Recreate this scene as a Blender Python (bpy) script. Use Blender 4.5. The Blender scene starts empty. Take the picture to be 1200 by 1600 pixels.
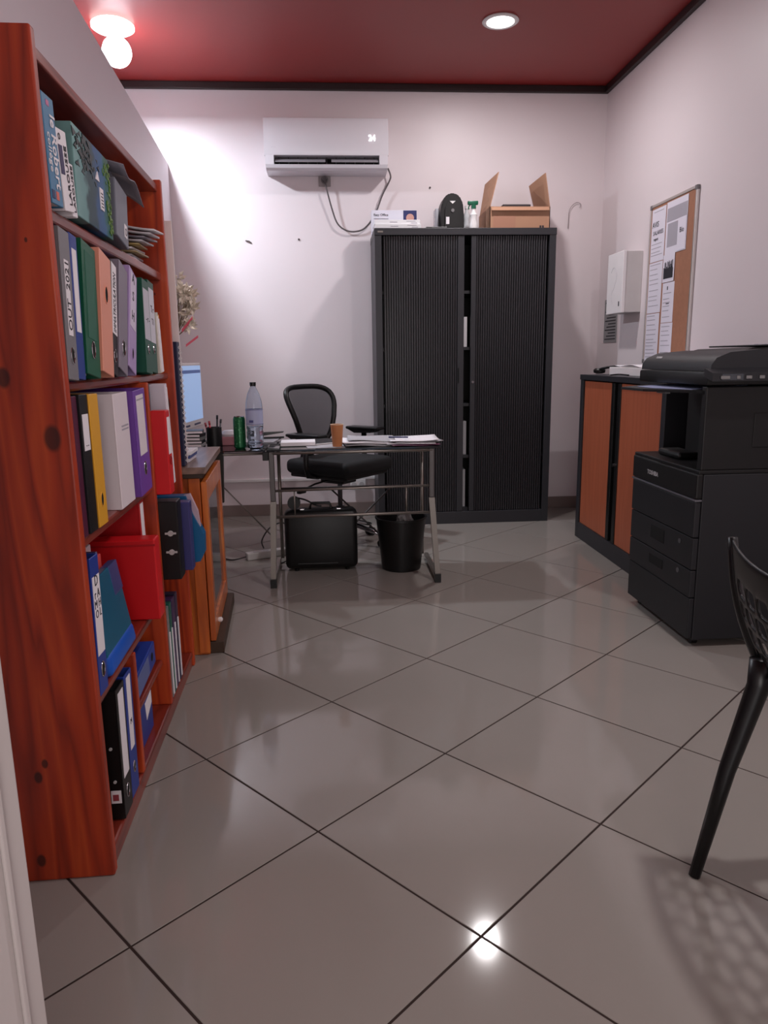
import bpy, bmesh, math, random
from mathutils import Vector, Matrix, Euler
random.seed(7)
scene = bpy.context.scene
COL = scene.collection

# ------------------------------------------------------------------ camera
PITCH, YAW, ROLL, CAM_H, FPX = .20547, .07016, -.01449, 1.1489, 1148.2
fw = Vector((math.sin(YAW)*math.cos(PITCH), math.cos(YAW)*math.cos(PITCH), -math.sin(PITCH)))
rt = Vector((math.cos(YAW), -math.sin(YAW), 0)); up = rt.cross(fw)
r2 = rt*math.cos(ROLL) + up*math.sin(ROLL); u2 = up*math.cos(ROLL) - rt*math.sin(ROLL)
cd = bpy.data.cameras.new('camera'); cam = bpy.data.objects.new('camera', cd); COL.objects.link(cam)
cam.matrix_world = Matrix(((r2.x, u2.x, -fw.x, 0), (r2.y, u2.y, -fw.y, 0), (r2.z, u2.z, -fw.z, CAM_H), (0, 0, 0, 1)))
cd.sensor_fit = 'VERTICAL'; cd.sensor_height = 36; cd.sensor_width = 27; cd.lens = 36*FPX/1600
cd.clip_start = .02
scene.camera = cam
# ------------------------------------------------------------------ world, light, exposure
w = bpy.data.worlds.new('world'); scene.world = w; w.use_nodes = True
w.node_tree.nodes['Background'].inputs[0].default_value = (.62, .74, 1, 1)
w.node_tree.nodes['Background'].inputs[1].default_value = .5
scene.view_settings.view_transform = 'Standard'; scene.view_settings.look = 'None'
scene.view_settings.gamma = 1; scene.view_settings.use_curve_mapping = False
scene.view_settings.exposure = 0.0

def area(name, loc, size, energy, col, aim, sy=None):
    l = bpy.data.lights.new(name, 'AREA'); l.energy = energy; l.color = col
    l.shape = 'RECTANGLE'; l.size = size; l.size_y = sy or size
    o = bpy.data.objects.new(name, l); COL.objects.link(o); o.location = loc
    o.rotation_euler = (Vector(aim)-Vector(loc)).to_track_quat('-Z', 'Y').to_euler()
    return o
# weak warm fill added at the unseen opening behind the camera, for ambient light
area('entrance_fill', (.15, -1.52, 1.25), 1.5, 34, (1, .90, .84), (.15, 5, 1.6), 1.7)
DOWN_E, GLOBE_E, BACK_E = 18, 46, 25

# ------------------------------------------------------------------ helpers
def lin(c):
    out = []
    for v in c:
        v /= 255
        out.append(v/12.92 if v <= .04045 else ((v+.055)/1.055)**2.4)
    return (*out, 1)
MATS = {}
def P(name, rgb, rough=.5, metal=0, noise=.06, scale=9, bump=0, spec=.5, emis=None, trans=0, ior=1.45, alpha=1, coat=0):
    if name in MATS: return MATS[name]
    m = bpy.data.materials.new(name); m.use_nodes = True; nt = m.node_tree; b = nt.nodes['Principled BSDF']
    c = lin(rgb)
    tc = nt.nodes.new('ShaderNodeTexCoord'); n = nt.nodes.new('ShaderNodeTexNoise'); n.inputs['Scale'].default_value = scale
    n.inputs['Detail'].default_value = 4
    nt.links.new(tc.outputs['Object'], n.inputs['Vector'])
    mx = nt.nodes.new('ShaderNodeMix'); mx.data_type = 'RGBA'
    mx.inputs[6].default_value = tuple(v*(1-noise) for v in c[:3])+(1,)
    mx.inputs[7].default_value = tuple(min(1, v*(1+noise)) for v in c[:3])+(1,)
    nt.links.new(n.outputs['Fac'], mx.inputs[0]); nt.links.new(mx.outputs[2], b.inputs['Base Color'])
    b.inputs['Roughness'].default_value = rough; b.inputs['Metallic'].default_value = metal
    b.inputs['Specular IOR Level'].default_value = spec; b.inputs['IOR'].default_value = ior
    b.inputs['Transmission Weight'].default_value = trans; b.inputs['Alpha'].default_value = alpha
    b.inputs['Coat Weight'].default_value = coat; b.inputs['Coat Roughness'].default_value = .12
    if emis:
        b.inputs['Emission Color'].default_value = lin(emis[0]); b.inputs['Emission Strength'].default_value = emis[1]
    if bump:
        n2 = nt.nodes.new('ShaderNodeTexNoise'); n2.inputs['Scale'].default_value = scale*14; n2.inputs['Detail'].default_value = 3
        nt.links.new(tc.outputs['Object'], n2.inputs['Vector'])
        bp = nt.nodes.new('ShaderNodeBump'); bp.inputs['Strength'].default_value = bump; bp.inputs['Distance'].default_value = .002
        nt.links.new(n2.outputs['Fac'], bp.inputs['Height']); nt.links.new(bp.outputs['Normal'], b.inputs['Normal'])
    MATS[name] = m
    return m
def wood(name, dark, mid, light, rough=.35, axis='Z', knots=True, coat=.3, scale=1.0):
    m = bpy.data.materials.new(name); m.use_nodes = True; nt = m.node_tree; b = nt.nodes['Principled BSDF']; N = nt.nodes.new; Lk = nt.links.new
    tc = N('ShaderNodeTexCoord'); mp = N('ShaderNodeMapping')
    s = [7*scale, 7*scale, 7*scale]; s['XYZ'.index(axis)] = .55*scale
    mp.inputs['Scale'].default_value = s; Lk(tc.outputs['Object'], mp.inputs['Vector'])
    n1 = N('ShaderNodeTexNoise'); n1.inputs['Scale'].default_value = 1.3; n1.inputs['Detail'].default_value = 2; n1.inputs['Distortion'].default_value = .4
    Lk(mp.outputs['Vector'], n1.inputs['Vector'])
    mu = N('ShaderNodeMath'); mu.operation = 'MULTIPLY'; mu.inputs[1].default_value = 13; Lk(n1.outputs['Fac'], mu.inputs[0])
    fr = N('ShaderNodeMath'); fr.operation = 'PINGPONG'; fr.inputs[1].default_value = 1; Lk(mu.outputs[0], fr.inputs[0])
    n2 = N('ShaderNodeTexNoise'); n2.inputs['Scale'].default_value = 9; n2.inputs['Detail'].default_value = 5; Lk(mp.outputs['Vector'], n2.inputs['Vector'])
    ad = N('ShaderNodeMath'); ad.operation = 'MULTIPLY_ADD'; ad.inputs[1].default_value = .55; Lk(fr.outputs[0], ad.inputs[0])
    m3 = N('ShaderNodeMath'); m3.operation = 'MULTIPLY'; m3.inputs[1].default_value = .5; Lk(n2.outputs['Fac'], m3.inputs[0]); Lk(m3.outputs[0], ad.inputs[2])
    cr = N('ShaderNodeValToRGB'); e = cr.color_ramp.elements
    e[0].color = lin(dark); e[0].position = .05; e[1].color = lin(light); e[1].position = .95
    x = cr.color_ramp.elements.new(.5); x.color = lin(mid); Lk(ad.outputs[0], cr.inputs[0])
    last = cr.outputs[0]
    if knots:
        prev = None
        for kx, kz, kr_ in ((-.036, 1.002, .017), (-.117, 1.123, .013), (-.142, .258, .009), (-.157, .052, .010), (-.125, .29, .007), (-.046, 1.38, .003), (-.20, .62, .012)):
            vm = N('ShaderNodeVectorMath'); vm.operation = 'MULTIPLY_ADD'; vm.inputs[1].default_value = (1, 0, .62); vm.inputs[2].default_value = (-kx, 0, -kz*.62); Lk(tc.outputs['Object'], vm.inputs[0])
            ln = N('ShaderNodeVectorMath'); ln.operation = 'LENGTH'; Lk(vm.outputs[0], ln.inputs[0])
            kk = N('ShaderNodeMapRange'); kk.inputs[1].default_value = kr_*.75; kk.inputs[2].default_value = kr_*1.15; kk.inputs[3].default_value = .22; kk.inputs[4].default_value = 1; Lk(ln.outputs['Value'], kk.inputs[0])
            if prev is None: prev = kk.outputs[0]
            else:
                mn = N('ShaderNodeMath'); mn.operation = 'MINIMUM'; Lk(prev, mn.inputs[0]); Lk(kk.outputs[0], mn.inputs[1]); prev = mn.outputs[0]
        kc = N('ShaderNodeMix'); kc.data_type = 'RGBA'; kc.blend_type = 'MULTIPLY'; kc.inputs[0].default_value = 1; Lk(last, kc.inputs[6]); Lk(prev, kc.inputs[7]); last = kc.outputs[2]
    if False:
        mk = N('ShaderNodeMapping'); sk = [5.5]*3; sk['XYZ'.index(axis)] = 3.0; mk.inputs['Scale'].default_value = sk
        mk.inputs['Location'].default_value = (.35, .2, .1)
        Lk(tc.outputs['Object'], mk.inputs['Vector'])
        v = N('ShaderNodeTexVoronoi'); v.inputs['Scale'].default_value = 1; Lk(mk.outputs['Vector'], v.inputs['Vector'])
        kr = N('ShaderNodeValToRGB'); kr.color_ramp.elements[0].position = .05; kr.color_ramp.elements[0].color = (.12, .10, .1, 1)
        kr.color_ramp.elements[1].position = .15; kr.color_ramp.elements[1].color = (1, 1, 1, 1); Lk(v.outputs['Distance'], kr.inputs[0])
        mm = N('ShaderNodeMix'); mm.data_type = 'RGBA'; mm.blend_type = 'MULTIPLY'; mm.inputs[0].default_value = 1
        Lk(last, mm.inputs[6]); Lk(kr.outputs[0], mm.inputs[7]); last = mm.outputs[2]
    Lk(last, b.inputs['Base Color']); b.inputs['Roughness'].default_value = rough
    b.inputs['Coat Weight'].default_value = coat; b.inputs['Coat Roughness'].default_value = .2
    return m

class MB:
    """collects shapes, then builds ONE mesh object"""
    def __init__(s): s.bm = bmesh.new(); s.smooth = False
    def box(s, x0, x1, y0, y1, z0, z1, bev=0, seg=2, M=None):
        r = bmesh.ops.create_cube(s.bm, size=1)['verts']
        for v in r:
            v.co = Vector(((x0+x1)/2+v.co.x*(x1-x0), (y0+y1)/2+v.co.y*(y1-y0), (z0+z1)/2+v.co.z*(z1-z0)))
        if bev:
            es = list({e for v in r for e in v.link_edges})
            g = bmesh.ops.bevel(s.bm, geom=es, offset=bev, segments=seg, affect='EDGES', profile=.5)
            r = list({v for f in g['faces'] for v in f.verts} | {v for v in r if v.is_valid})
        if M: bmesh.ops.transform(s.bm, matrix=M, verts=r)
        return s
    def rod(s, p0, p1, r0, r1=None, n=10, caps=True):
        p0 = Vector(p0); p1 = Vector(p1); r1 = r0 if r1 is None else r1; d = p1-p0
        M = Matrix.Translation((p0+p1)/2) @ d.to_track_quat('Z', 'Y').to_matrix().to_4x4()
        bmesh.ops.create_cone(s.bm, cap_ends=caps, segments=n, radius1=r0, radius2=r1, depth=d.length, matrix=M)
        return s
    def tube(s, pts, r, n=8, closed=False):
        pts = [Vector(p) for p in pts]; rings = []; L = len(pts)
        rr = r if isinstance(r, (list, tuple)) else [r]*L
        a = None
        for i, p in enumerate(pts):
            if closed: t = pts[(i+1) % L]-pts[i-1]
            else: t = pts[min(i+1, L-1)]-pts[max(i-1, 0)]
            t.normalize()
            if a is None: a = t.orthogonal().normalized()
            a = (a - t*a.dot(t))
            if a.length < 1e-6: a = t.orthogonal()
            a.normalize(); b = t.cross(a)
            rings.append([s.bm.verts.new(p+(a*math.cos(k*2*math.pi/n)+b*math.sin(k*2*math.pi/n))*rr[i]) for k in range(n)])
        for i in range(L if closed else L-1):
            A = rings[i]; B = rings[(i+1) % L]
            for k in range(n): s.bm.faces.new((A[k], A[(k+1) % n], B[(k+1) % n], B[k]))
        if not closed:
            s.bm.faces.new(rings[0][::-1]); s.bm.faces.new(rings[-1])
        return s
    def lathe(s, prof, n=24, c=(0, 0, 0), sx=1, sy=1):
        rings = []
        for r, z in prof:
            rings.append([s.bm.verts.new((c[0]+sx*r*math.cos(k*2*math.pi/n), c[1]+sy*r*math.sin(k*2*math.pi/n), c[2]+z)) for k in range(n)])
        for i in range(len(rings)-1):
            for k in range(n): s.bm.faces.new((rings[i][k], rings[i][(k+1) % n], rings[i+1][(k+1) % n], rings[i+1][k]))
        s.bm.faces.new(rings[0][::-1]); s.bm.faces.new(rings[-1])
        return s
    def prism(s, poly, vec, off=(0, 0, 0)):
        """poly: list of 3d points, extruded by vec"""
        o = Vector(off); vec = Vector(vec)
        a = [s.bm.verts.new(Vector(p)+o) for p in poly]; b = [s.bm.verts.new(Vector(p)+o+vec) for p in poly]; n = len(a)
        s.bm.faces.new(a[::-1]); s.bm.faces.new(b)
        for i in range(n): s.bm.faces.new((a[i], a[(i+1) % n], b[(i+1) % n], b[i]))
        return s
    def grid(s, fn, nu, nv, thick=0):
        V = [[s.bm.verts.new(fn(i/(nu-1), j/(nv-1))) for j in range(nv)] for i in range(nu)]
        for i in range(nu-1):
            for j in range(nv-1): s.bm.faces.new((V[i][j], V[i+1][j], V[i+1][j+1], V[i][j+1]))
        return s
    def build(s, name, mat, parent=None, smooth=False, loc=None, rot=None, solid=0, sub=0):
        bmesh.ops.recalc_face_normals(s.bm, faces=s.bm.faces)
        me = bpy.data.meshes.new(name); s.bm.to_mesh(me); s.bm.free()
        me.materials.append(mat)
        o = bpy.data.objects.new(name, me); COL.objects.link(o)
        if parent: o.parent = parent
        if loc: o.location = loc
        if rot: o.rotation_euler = rot
        if smooth:
            for p in me.polygons: p.use_smooth = True
            if smooth != 'all':
                sh = me.attributes.get('sharp_edge') or me.attributes.new('sharp_edge', 'BOOLEAN', 'EDGE')
                bm = bmesh.new(); bm.from_mesh(me); bm.edges.ensure_lookup_table()
                for e in bm.edges:
                    if len(e.link_faces) == 2 and e.calc_face_angle(0) > .6: sh.data[e.index].value = True
                bm.free()
        if solid:
            md = o.modifiers.new('thick', 'SOLIDIFY'); md.thickness = solid; md.offset = 0
        if sub:
            md = o.modifiers.new('sub', 'SUBSURF'); md.levels = sub; md.render_levels = sub
        return o
def tag(o, label=None, cat=None, group=None, kind=None):
    if label: o['label'] = label
    if cat: o['category'] = cat
    if group: o['group'] = group
    if kind: o['kind'] = kind
    return o
def thing(name, label, cat, loc=(0, 0, 0), rot=(0, 0, 0), group=None):
    o = bpy.data.objects.new(name, None); COL.objects.link(o); o.empty_display_size = .05
    o.location = loc; o.rotation_euler = rot
    return tag(o, label, cat, group)
def Box(name, mat, parent, x0, x1, y0, y1, z0, z1, bev=0, **k):
    return MB().box(x0, x1, y0, y1, z0, z1, bev).build(name, mat, parent, **k)
def struct(o): o['kind'] = 'structure'; return o
def lettering(parent, s, size, org, right, upv, mat, name='lettering', sx=1, align='LEFT', depth=.0004, bold=0):
    cu = bpy.data.curves.new('t', 'FONT'); cu.body = s; cu.size = size; cu.extrude = depth; cu.align_x = align; cu.offset = bold
    cu.resolution_u = 2
    t = bpy.data.objects.new('t', cu); COL.objects.link(t)
    dg = bpy.context.evaluated_depsgraph_get(); me = bpy.data.meshes.new_from_object(t.evaluated_get(dg))
    bpy.data.objects.remove(t); bpy.data.curves.remove(cu)
    me.name = name; me.materials.clear(); me.materials.append(mat)
    o = bpy.data.objects.new(name, me); COL.objects.link(o); o.parent = parent
    R = Vector(right).normalized(); U = Vector(upv).normalized(); Z = R.cross(U)
    o.matrix_local = Matrix.Translation(org) @ Matrix(((R.x, U.x, Z.x, 0), (R.y, U.y, Z.y, 0), (R.z, U.z, Z.z, 0), (0, 0, 0, 1))) @ Matrix.Diagonal((sx, 1, 1, 1))
    return o

# ------------------------------------------------------------------ materials
wall_m = P('white_wall_paint', (226, 216, 219), .42, noise=.025, scale=2.2, bump=.15)
ceil_m = P('red_ceiling_paint', (142, 42, 40), .45, noise=.06, scale=1.5)
trim_m = P('dark_brown_trim', (40, 22, 24), .5)
grout_m = P('brown_grout', (46, 32, 28), .9)
tile_m = P('polished_beige_tile', (143, 137, 131), .085, noise=.05, scale=2.5, spec=.42)
base_m = P('grey_skirting_tile', (128, 112, 108), .3)
wood_m = wood('red_varnished_pine', (112, 28, 8), (172, 54, 18), (200, 80, 30), .42, coat=.15)
woody_m = wood('red_varnished_shelf', (92, 28, 18), (124, 42, 30), (146, 58, 42), .3, axis='Y', knots=False)
pine_m = wood('honey_varnished_pine', (150, 66, 20), (196, 98, 36), (216, 128, 56), .32)
browntop_m = wood('brown_wood_top', (88, 66, 56), (122, 96, 84), (146, 118, 104), .35, axis='Y', knots=False)
dkwood_m = P('dark_brown_wood', (66, 48, 36), .5)
blackp_m = P('black_plastic', (12, 12, 13), .42)
black_m = P('black_satin', (9, 9, 10), .35)
dark_m = P('hollow_shade', (6, 6, 6), .9)  # near-black colour standing in for the shade inside holes and recesses
white_m = P('white_plastic', (228, 226, 226), .35)
paper_m = P('white_paper', (236, 232, 236), .7, noise=.02)
greyp_m = P('grey_paper', (170, 168, 172), .7)
ink_m = P('dark_ink', (46, 44, 52), .7)
lightink_m = P('grey_ink', (168, 164, 174), .7)
chrome_m = P('chrome', (200, 200, 205), .15, 1)
steel_m = P('silver_painted_steel', (142, 136, 130), .35, .7)
cupb_m = P('charcoal_steel', (44, 44, 49), .42, 0)
tamb_m = P('charcoal_tambour', (44, 43, 47), .28, 0, spec=.7)
orange_m = wood('cherry_laminate', (164, 86, 58), (172, 92, 62), (180, 98, 68), .45, axis='Z', knots=False, coat=0)
cop_m = P('copier_charcoal', (28, 29, 33), .5)
cop2_m = P('copier_black', (9, 9, 10), .5)
card_m = P('cardboard', (176, 134, 108), .8, noise=.05)
card2_m = P('cardboard_inside', (150, 108, 82), .85)
glass_m = P('smoked_glass', (40, 42, 44), .05, alpha=1, spec=.7)
clear_m = P('clear_plastic', (235, 242, 250), .04, trans=1, ior=1.3, noise=0)
water_m = P('water', (240, 246, 250), .0, trans=1, ior=1.33, noise=0)
pane_m = P('cabinet_glass', (120, 130, 140), .06, trans=.85, ior=1.2, noise=0)
glow_m = P('lamp_glow', (255, 250, 245), .5, emis=((255, 250, 246), 9))

# ------------------------------------------------------------------ room shell
XL, XR, YB, YF, ZC = -2.3, 2.0, 5.5, -1.6, 2.985
o = struct(Box('floor', grout_m, None, XL-.1, XR+.1, YF-.1, YB+.1, -.06, -.0018)); floor = o
o['label'] = 'beige polished square tiles laid diagonally with dark joints'
TH = .734207; a = Vector((.5*math.cos(TH), .5*math.sin(TH))); b = Vector((-.5*math.sin(TH), .5*math.cos(TH))); O2 = Vector((-.43209, 1.30249))
def clip(poly, f):
    out = []
    for i in range(len(poly)):
        p, q = poly[i], poly[(i+1) % len(poly)]; fp, fq = f(p), f(q)
        if fp >= 0: out.append(p)
        if fp*fq < 0: out.append(p+(q-p)*(fp/(fp-fq)))
    return out
J = .0056
ea, eb = a.normalized()*J/2, b.normalized()*J/2
for i in range(-14, 15):
    for j in range(-14, 15):
        c = O2+a*i+b*j
        poly = [c+ea+eb, c+a-ea+eb, c+a+b-ea-eb, c+b+ea-eb]
        for f in (lambda p: p.x-XL-.002, lambda p: XR-.002-p.x, lambda p: p.y-YF-.002, lambda p: YB-.002-p.y):
            poly = clip(poly, f)
            if len(poly) < 3: break
        if len(poly) < 3: continue
        cc = sum(poly, Vector((0, 0)))/len(poly)
        if cc.y < .2 or cc.x < -1.5 and cc.y < 3: pass
        ar = abs(sum(poly[k].x*poly[(k+1) % len(poly)].y-poly[(k+1) % len(poly)].x*poly[k].y for k in range(len(poly))))/2
        if ar < .002: continue
        ch = .0009
        m = MB(); 
        top = [m.bm.verts.new((p.x-cc.x+(cc.x-p.x)*ch/.3, p.y-cc.y+(cc.y-p.y)*ch/.3, 0)) for p in poly]
        md = [m.bm.verts.new((p.x-cc.x, p.y-cc.y, -.0009)) for p in poly]
        lo = [m.bm.verts.new((p.x-cc.x, p.y-cc.y, -.010)) for p in poly]
        n = len(poly); m.bm.faces.new(top)
        for k in range(n):
            m.bm.faces.new((md[k], md[(k+1) % n], top[(k+1) % n], top[k])); m.bm.faces.new((lo[k], lo[(k+1) % n], md[(k+1) % n], md[k]))
        m.build('tile', tile_m, floor, loc=(cc.x, cc.y, 0))
struct(Box('wall_back', wall_m, None, XL-.1, XR+.1, YB, YB+.1, -.01, ZC+.05))
struct(Box('wall_right', wall_m, None, XR, XR+.1, YF-.1, YB, -.01, ZC+.05))
struct(Box('wall_left', wall_m, None, XL-.1, XL, YF-.1, YB, -.01, ZC+.05))
wf = MB(); wf.box(XL, -.75, YF-.1, YF, -.01, ZC+.05); wf.box(1.05, XR, YF-.1, YF, -.01, ZC+.05); wf.box(-.75, 1.05, YF-.1, YF, 2.12, ZC+.05)
struct(wf.build('wall_front', wall_m))
struct(Box('ceiling', ceil_m, None, XL-.1, XR+.1, YF-.1, YB+.1, ZC, ZC+.08))
struct(Box('trim_1', trim_m, None, XL, XR, YB-.03, YB, ZC-.045, ZC, .004))
struct(Box('trim_2', trim_m, None, XR-.03, XR, YF, YB-.03, ZC-.045, ZC, .004))
struct(Box('baseboard_back', base_m, None, XL, XR, YB-.012, YB, 0, .085, .002))
struct(Box('baseboard_right', base_m, None, XR-.012, XR, YF, YB-.012, 0, .085, .002))
# partition behind the bookcase, not reaching the ceiling
pw = MB().prism([(-.619, -1.59, 0), (-1.060, 5.499, 0), (-1.16, 5.499, 0), (-.719, -1.59, 0)], (0, 0, 2.475))
o = struct(pw.build('wall_partition', P('grey_white_partition_paint', (220, 212, 218), .5, noise=.03, scale=2)))
# door leaf swung open at the left edge of the view
dl = thing('door_1', None, None); dl['kind'] = 'structure'
hx, hy = -.70, .10; ex, ey = -.375, .80; ang = math.atan2(ey-hy, ex-hx); Ld = math.hypot(ex-hx, ey-hy)
dl.location = (hx, hy, .008); dl.rotation_euler = (0, 0, ang)
doorw = P('door_white_paint', (186, 178, 176), .4, noise=.02)
Box('door_leaf', doorw, dl, 0, Ld, 0, .04, 0, 2.03, .002)
mdm = MB()
for x0, x1, z0, z1 in ((Ld-.034, Ld-.026, .02, 2.0), (.03, .038, .02, 2.0)): mdm.box(x0, x1, -.006, .0, z0, z1, .002)
mdm.build('moulding', doorw, dl)
MB().box(Ld-.02, Ld-.004, -.003, 0, .86, 1.06, .001).build('lock_plate', steel_m, dl)
MB().rod((Ld-.06, 0, 1.02), (Ld-.06, -.045, 1.02), .01).tube([(Ld-.06, -.045, 1.02), (Ld-.11, -.05, 1.02), (Ld-.18, -.045, 1.02)], .008).build('handle', steel_m, dl, smooth=True)

# ------------------------------------------------------------------ ceiling lamps
def downlight(loc, label, e, visible_e=None):
    t = thing('ceiling_lamp', label, 'lamp', loc, group=None)
    MB().lathe([(.062, 0), (.098, -.0), (.102, -.006), (.092, -.012), (.078, -.010), (.074, -.002), (.062, -.001)], 32).build('rim', white_m, t, smooth=True)
    MB().lathe([(.0745, -.003), (.072, -.007), (.04, -.010), (.0, -.010)][:3]+[(.002, -.0105)], 32).build('diffuser', glow_m, t, smooth=True)
    l = bpy.data.lights.new('lamp_light', 'AREA'); l.shape = 'DISK'; l.size = .12; l.energy = e; l.color = (1, .95, .96)
    lo = bpy.data.objects.new('lamp_light', l); COL.objects.link(lo); lo.parent = t; lo.location = (0, 0, -.014)
    return t
downlight((1.007, 4.505, ZC), 'round recessed ceiling downlight above the dark tambour cupboard', DOWN_E)
t = thing('ceiling_lamp', 'bright globe lamp hanging from a round ceiling rose at upper left', 'lamp', (-1.14, 4.62, ZC))
MB().lathe([(.10, 0), (.115, -.01), (.115, -.025), (.10, -.035), (.05, -.04), (.03, -.045)], 32).build('rose', P('lamp_rose_glow', (255, 250, 245), .4, emis=((255, 250, 246), 6)), t, smooth=True)
MB().rod((0, .04, -.04), (0, .04, -.06), .024, n=16).build('socket', white_m, t, smooth=True)
bm_ = MB(); bmesh.ops.create_uvsphere(bm_.bm, u_segments=24, v_segments=14, radius=.080, matrix=Matrix.Translation((0, .05, -.125)))
bm_.build('globe', P('globe_glow', (255, 255, 255), .5, emis=((246, 244, 255), 9)), t, smooth='all')
l = bpy.data.lights.new('lamp_light', 'AREA'); l.shape = 'DISK'; l.size = .13; l.energy = GLOBE_E; l.color = (.84, .91, 1)
lo = bpy.data.objects.new('lamp_light', l); COL.objects.link(lo); lo.parent = t; lo.location = (.01, .08, -.208)
downlight((1.38, 1.60, ZC), 'recessed ceiling downlight over the foreground chair', BACK_E)

# ------------------------------------------------------------------ bookcase frame of reference
T = math.radians(1.39); A0 = Vector((-.522, 1.519, 0))
def bk(u, z, n=0): return Vector((A0.x+n*math.cos(T)-u*math.sin(T), A0.y+n*math.sin(T)+u*math.cos(T), z))
bc = thing('bookcase', 'tall red-varnished pine bookcase along the left wall', 'bookcase', A0, (0, 0, T))
D = .282; LEN = 1.208
Box('side_panel', wood_m, bc, -D, 0, 0, .026, 0, 1.752, .004)
Box('side_panel', wood_m, bc, -D, 0, LEN-.026, LEN, 0, 1.752, .004)
Box('top_board', woody_m, bc, -D+.01, -.012, .026, LEN-.026, 1.712, 1.736, .003)
def shelf(z, u0, u1, n=-.018, th=.024): return Box('shelf', woody_m, bc, -D+.012, n, u0, u1, z-th, z, .006)
ZS1, ZS2, ZS3, ZS4, ZS0 = 1.452, 1.112, .786, .425, .058
shelf(ZS1, .026, LEN-.026, -.02, .028)
shelf(ZS2, .026, LEN-.026, -.02, .022)
shelf(ZS3, .026, .742, -.008)
shelf(.745, .764, LEN-.026, -.03, .020)
shelf(ZS4, .026, .742, -.006)
shelf(.470, .764, LEN-.026, -.02, .020)
shelf(.215, .352, .742, -.02, .02)
shelf(ZS0, .026, LEN-.026, -.004)
Box('divider', wood_m, bc, -D+.012, -.002, .742, .764, ZS0, ZS2-.022, .003)
Box('divider', wood_m, bc, -D+.012, -.002, .332, .352, ZS0, ZS4-.024, .003)
Box('plinth', woody_m, bc, -.03, -.008, .026, LEN-.026, 0, ZS0-.024, .002)
Box('back_panel', woody_m, bc, -D, -D+.008, .026, LEN-.026, .02, 1.74)

# ------------------------------------------------------------------ binders and books
def bcol(rgb, rough=.38): return P('board_%d_%d_%d' % rgb, rgb, rough, noise=.03)
def upright(name, label, cat, ub, ut, z0, z1, w, n, group=None, yaw=0):
    th = -math.atan2(ut-ub, z1-z0); lift = w/2*abs(math.sin(th))
    H = (z1-z0-2*lift)/math.cos(th)
    t = thing(name, label, cat, bk(ub, z0+lift+.0008, n), (th, 0, T+yaw), group)
    return t, H
def ring_binder(label, ub, ut, z0, z1, w, n, rgb, lab=None, labrgb=None, hole=.2, depth=.238, text=None, name='ring_binder', page=True, spine2=None, tmat=None, yaw=0, hw=.011):
    t, H = upright(name, label, 'binder', ub, ut, z0, z1, w, n, 'binders in the bookcase', yaw)
    m = bcol(rgb)
    c = MB(); c.box(-.0035, 0, -w/2, w/2, 0, H, .0012, 1)
    c.box(-depth, -.003, -w/2, -w/2+.0028, 0, H); c.box(-depth, -.003, w/2-.0028, w/2, 0, H)
    c.build('cover', m, t)
    if page: Box('pages', paper_m, t, -depth+.012, -.03, -w/2+.005, w/2-.010, .006, H-.03)
    if hole:
        zz = H*hole
        pr = [(0, 0)]
        q = MB(); q.tube([(.0006, hw*math.cos(k*math.pi/8), zz+1.45*hw*math.sin(k*math.pi/8)) for k in range(16)], .0013, 6, True)
        q.build('finger_ring', chrome_m if rgb[0] < 150 else m, t, smooth=True)
        q = MB(); q.prism([(0, hw*.95*math.cos(k*math.pi/8), zz+1.38*hw*math.sin(k*math.pi/8)) for k in range(16)], (.0005, 0, 0))
        q.build('finger_hole_shade', dark_m, t)  # flat dark disc, the shade of the hole put in as colour
    if lab:
        f0, f1, ws = lab
        lm = P('label_%d_%d_%d' % labrgb, labrgb, .6, noise=.02) if labrgb else paper_m
        L = MB().box(0, .0008, -w*ws/2, w*ws/2, H*f0, H*f1).build('spine_label', lm, t)
        if text:
            for (s, size, fy, fz, mode) in text:
                if mode == 'up': lettering(L, s, size, (.0011, fy*w, H*fz), (0, 0, 1), (0, -1, 0), tmat or ink_m, sx=.56 if len(s) > 12 else 1)
                elif mode == 'down': lettering(L, s, size, (.0011, fy*w, H*fz), (0, 0, -1), (0, 1, 0), tmat or ink_m)
                else: lettering(L, s, size, (.0011, fy*w, H*fz), (0, 1, 0), (0, 0, 1), tmat or ink_m, align='CENTER')
    return t, H
# ---- top shelf
t, H = upright('book', 'thick blue dictionary at the near end of the top shelf', 'book', .066, .060, ZS1, 1.652, .066, .0, 'books on the top shelf')
bl = P('dictionary_blue', (62, 122, 160), .4)
c = MB(); c.box(-.004, 0, -.033, .033, 0, H, .0015, 1); c.box(-.17, -.003, -.033, -.030, 0, H); c.box(-.17, -.003, .030, .033, 0, H); c.build('cover', bl, t)
Box('pages', paper_m, t, -.165, -.006, -.029, .029, .003, H-.004)
lettering(t, 'le Robert', .042, (.001, .0, H*.84), (0, 0, -1), (0, 1, 0), paper_m, sx=.84, bold=.0006)
lettering(t, 'collège', .026, (.001, -.024, H*.66), (0, 0, -1), (0, 1, 0), paper_m)
MB().box(0, .0008, -.012, .004, H*.90, H*.95).build('publisher_mark', P('pink_print', (196, 110, 150), .5), t)
MB().box(0, .0008, -.030, -.014, H*.05, H*.13).build('publisher_mark', P('navy_print', (40, 48, 90), .5), t)
MB().box(0, .0008, -.006, .010, H*.05, H*.13).build('publisher_mark', P('coral_print', (214, 110, 96), .5), t)
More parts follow.
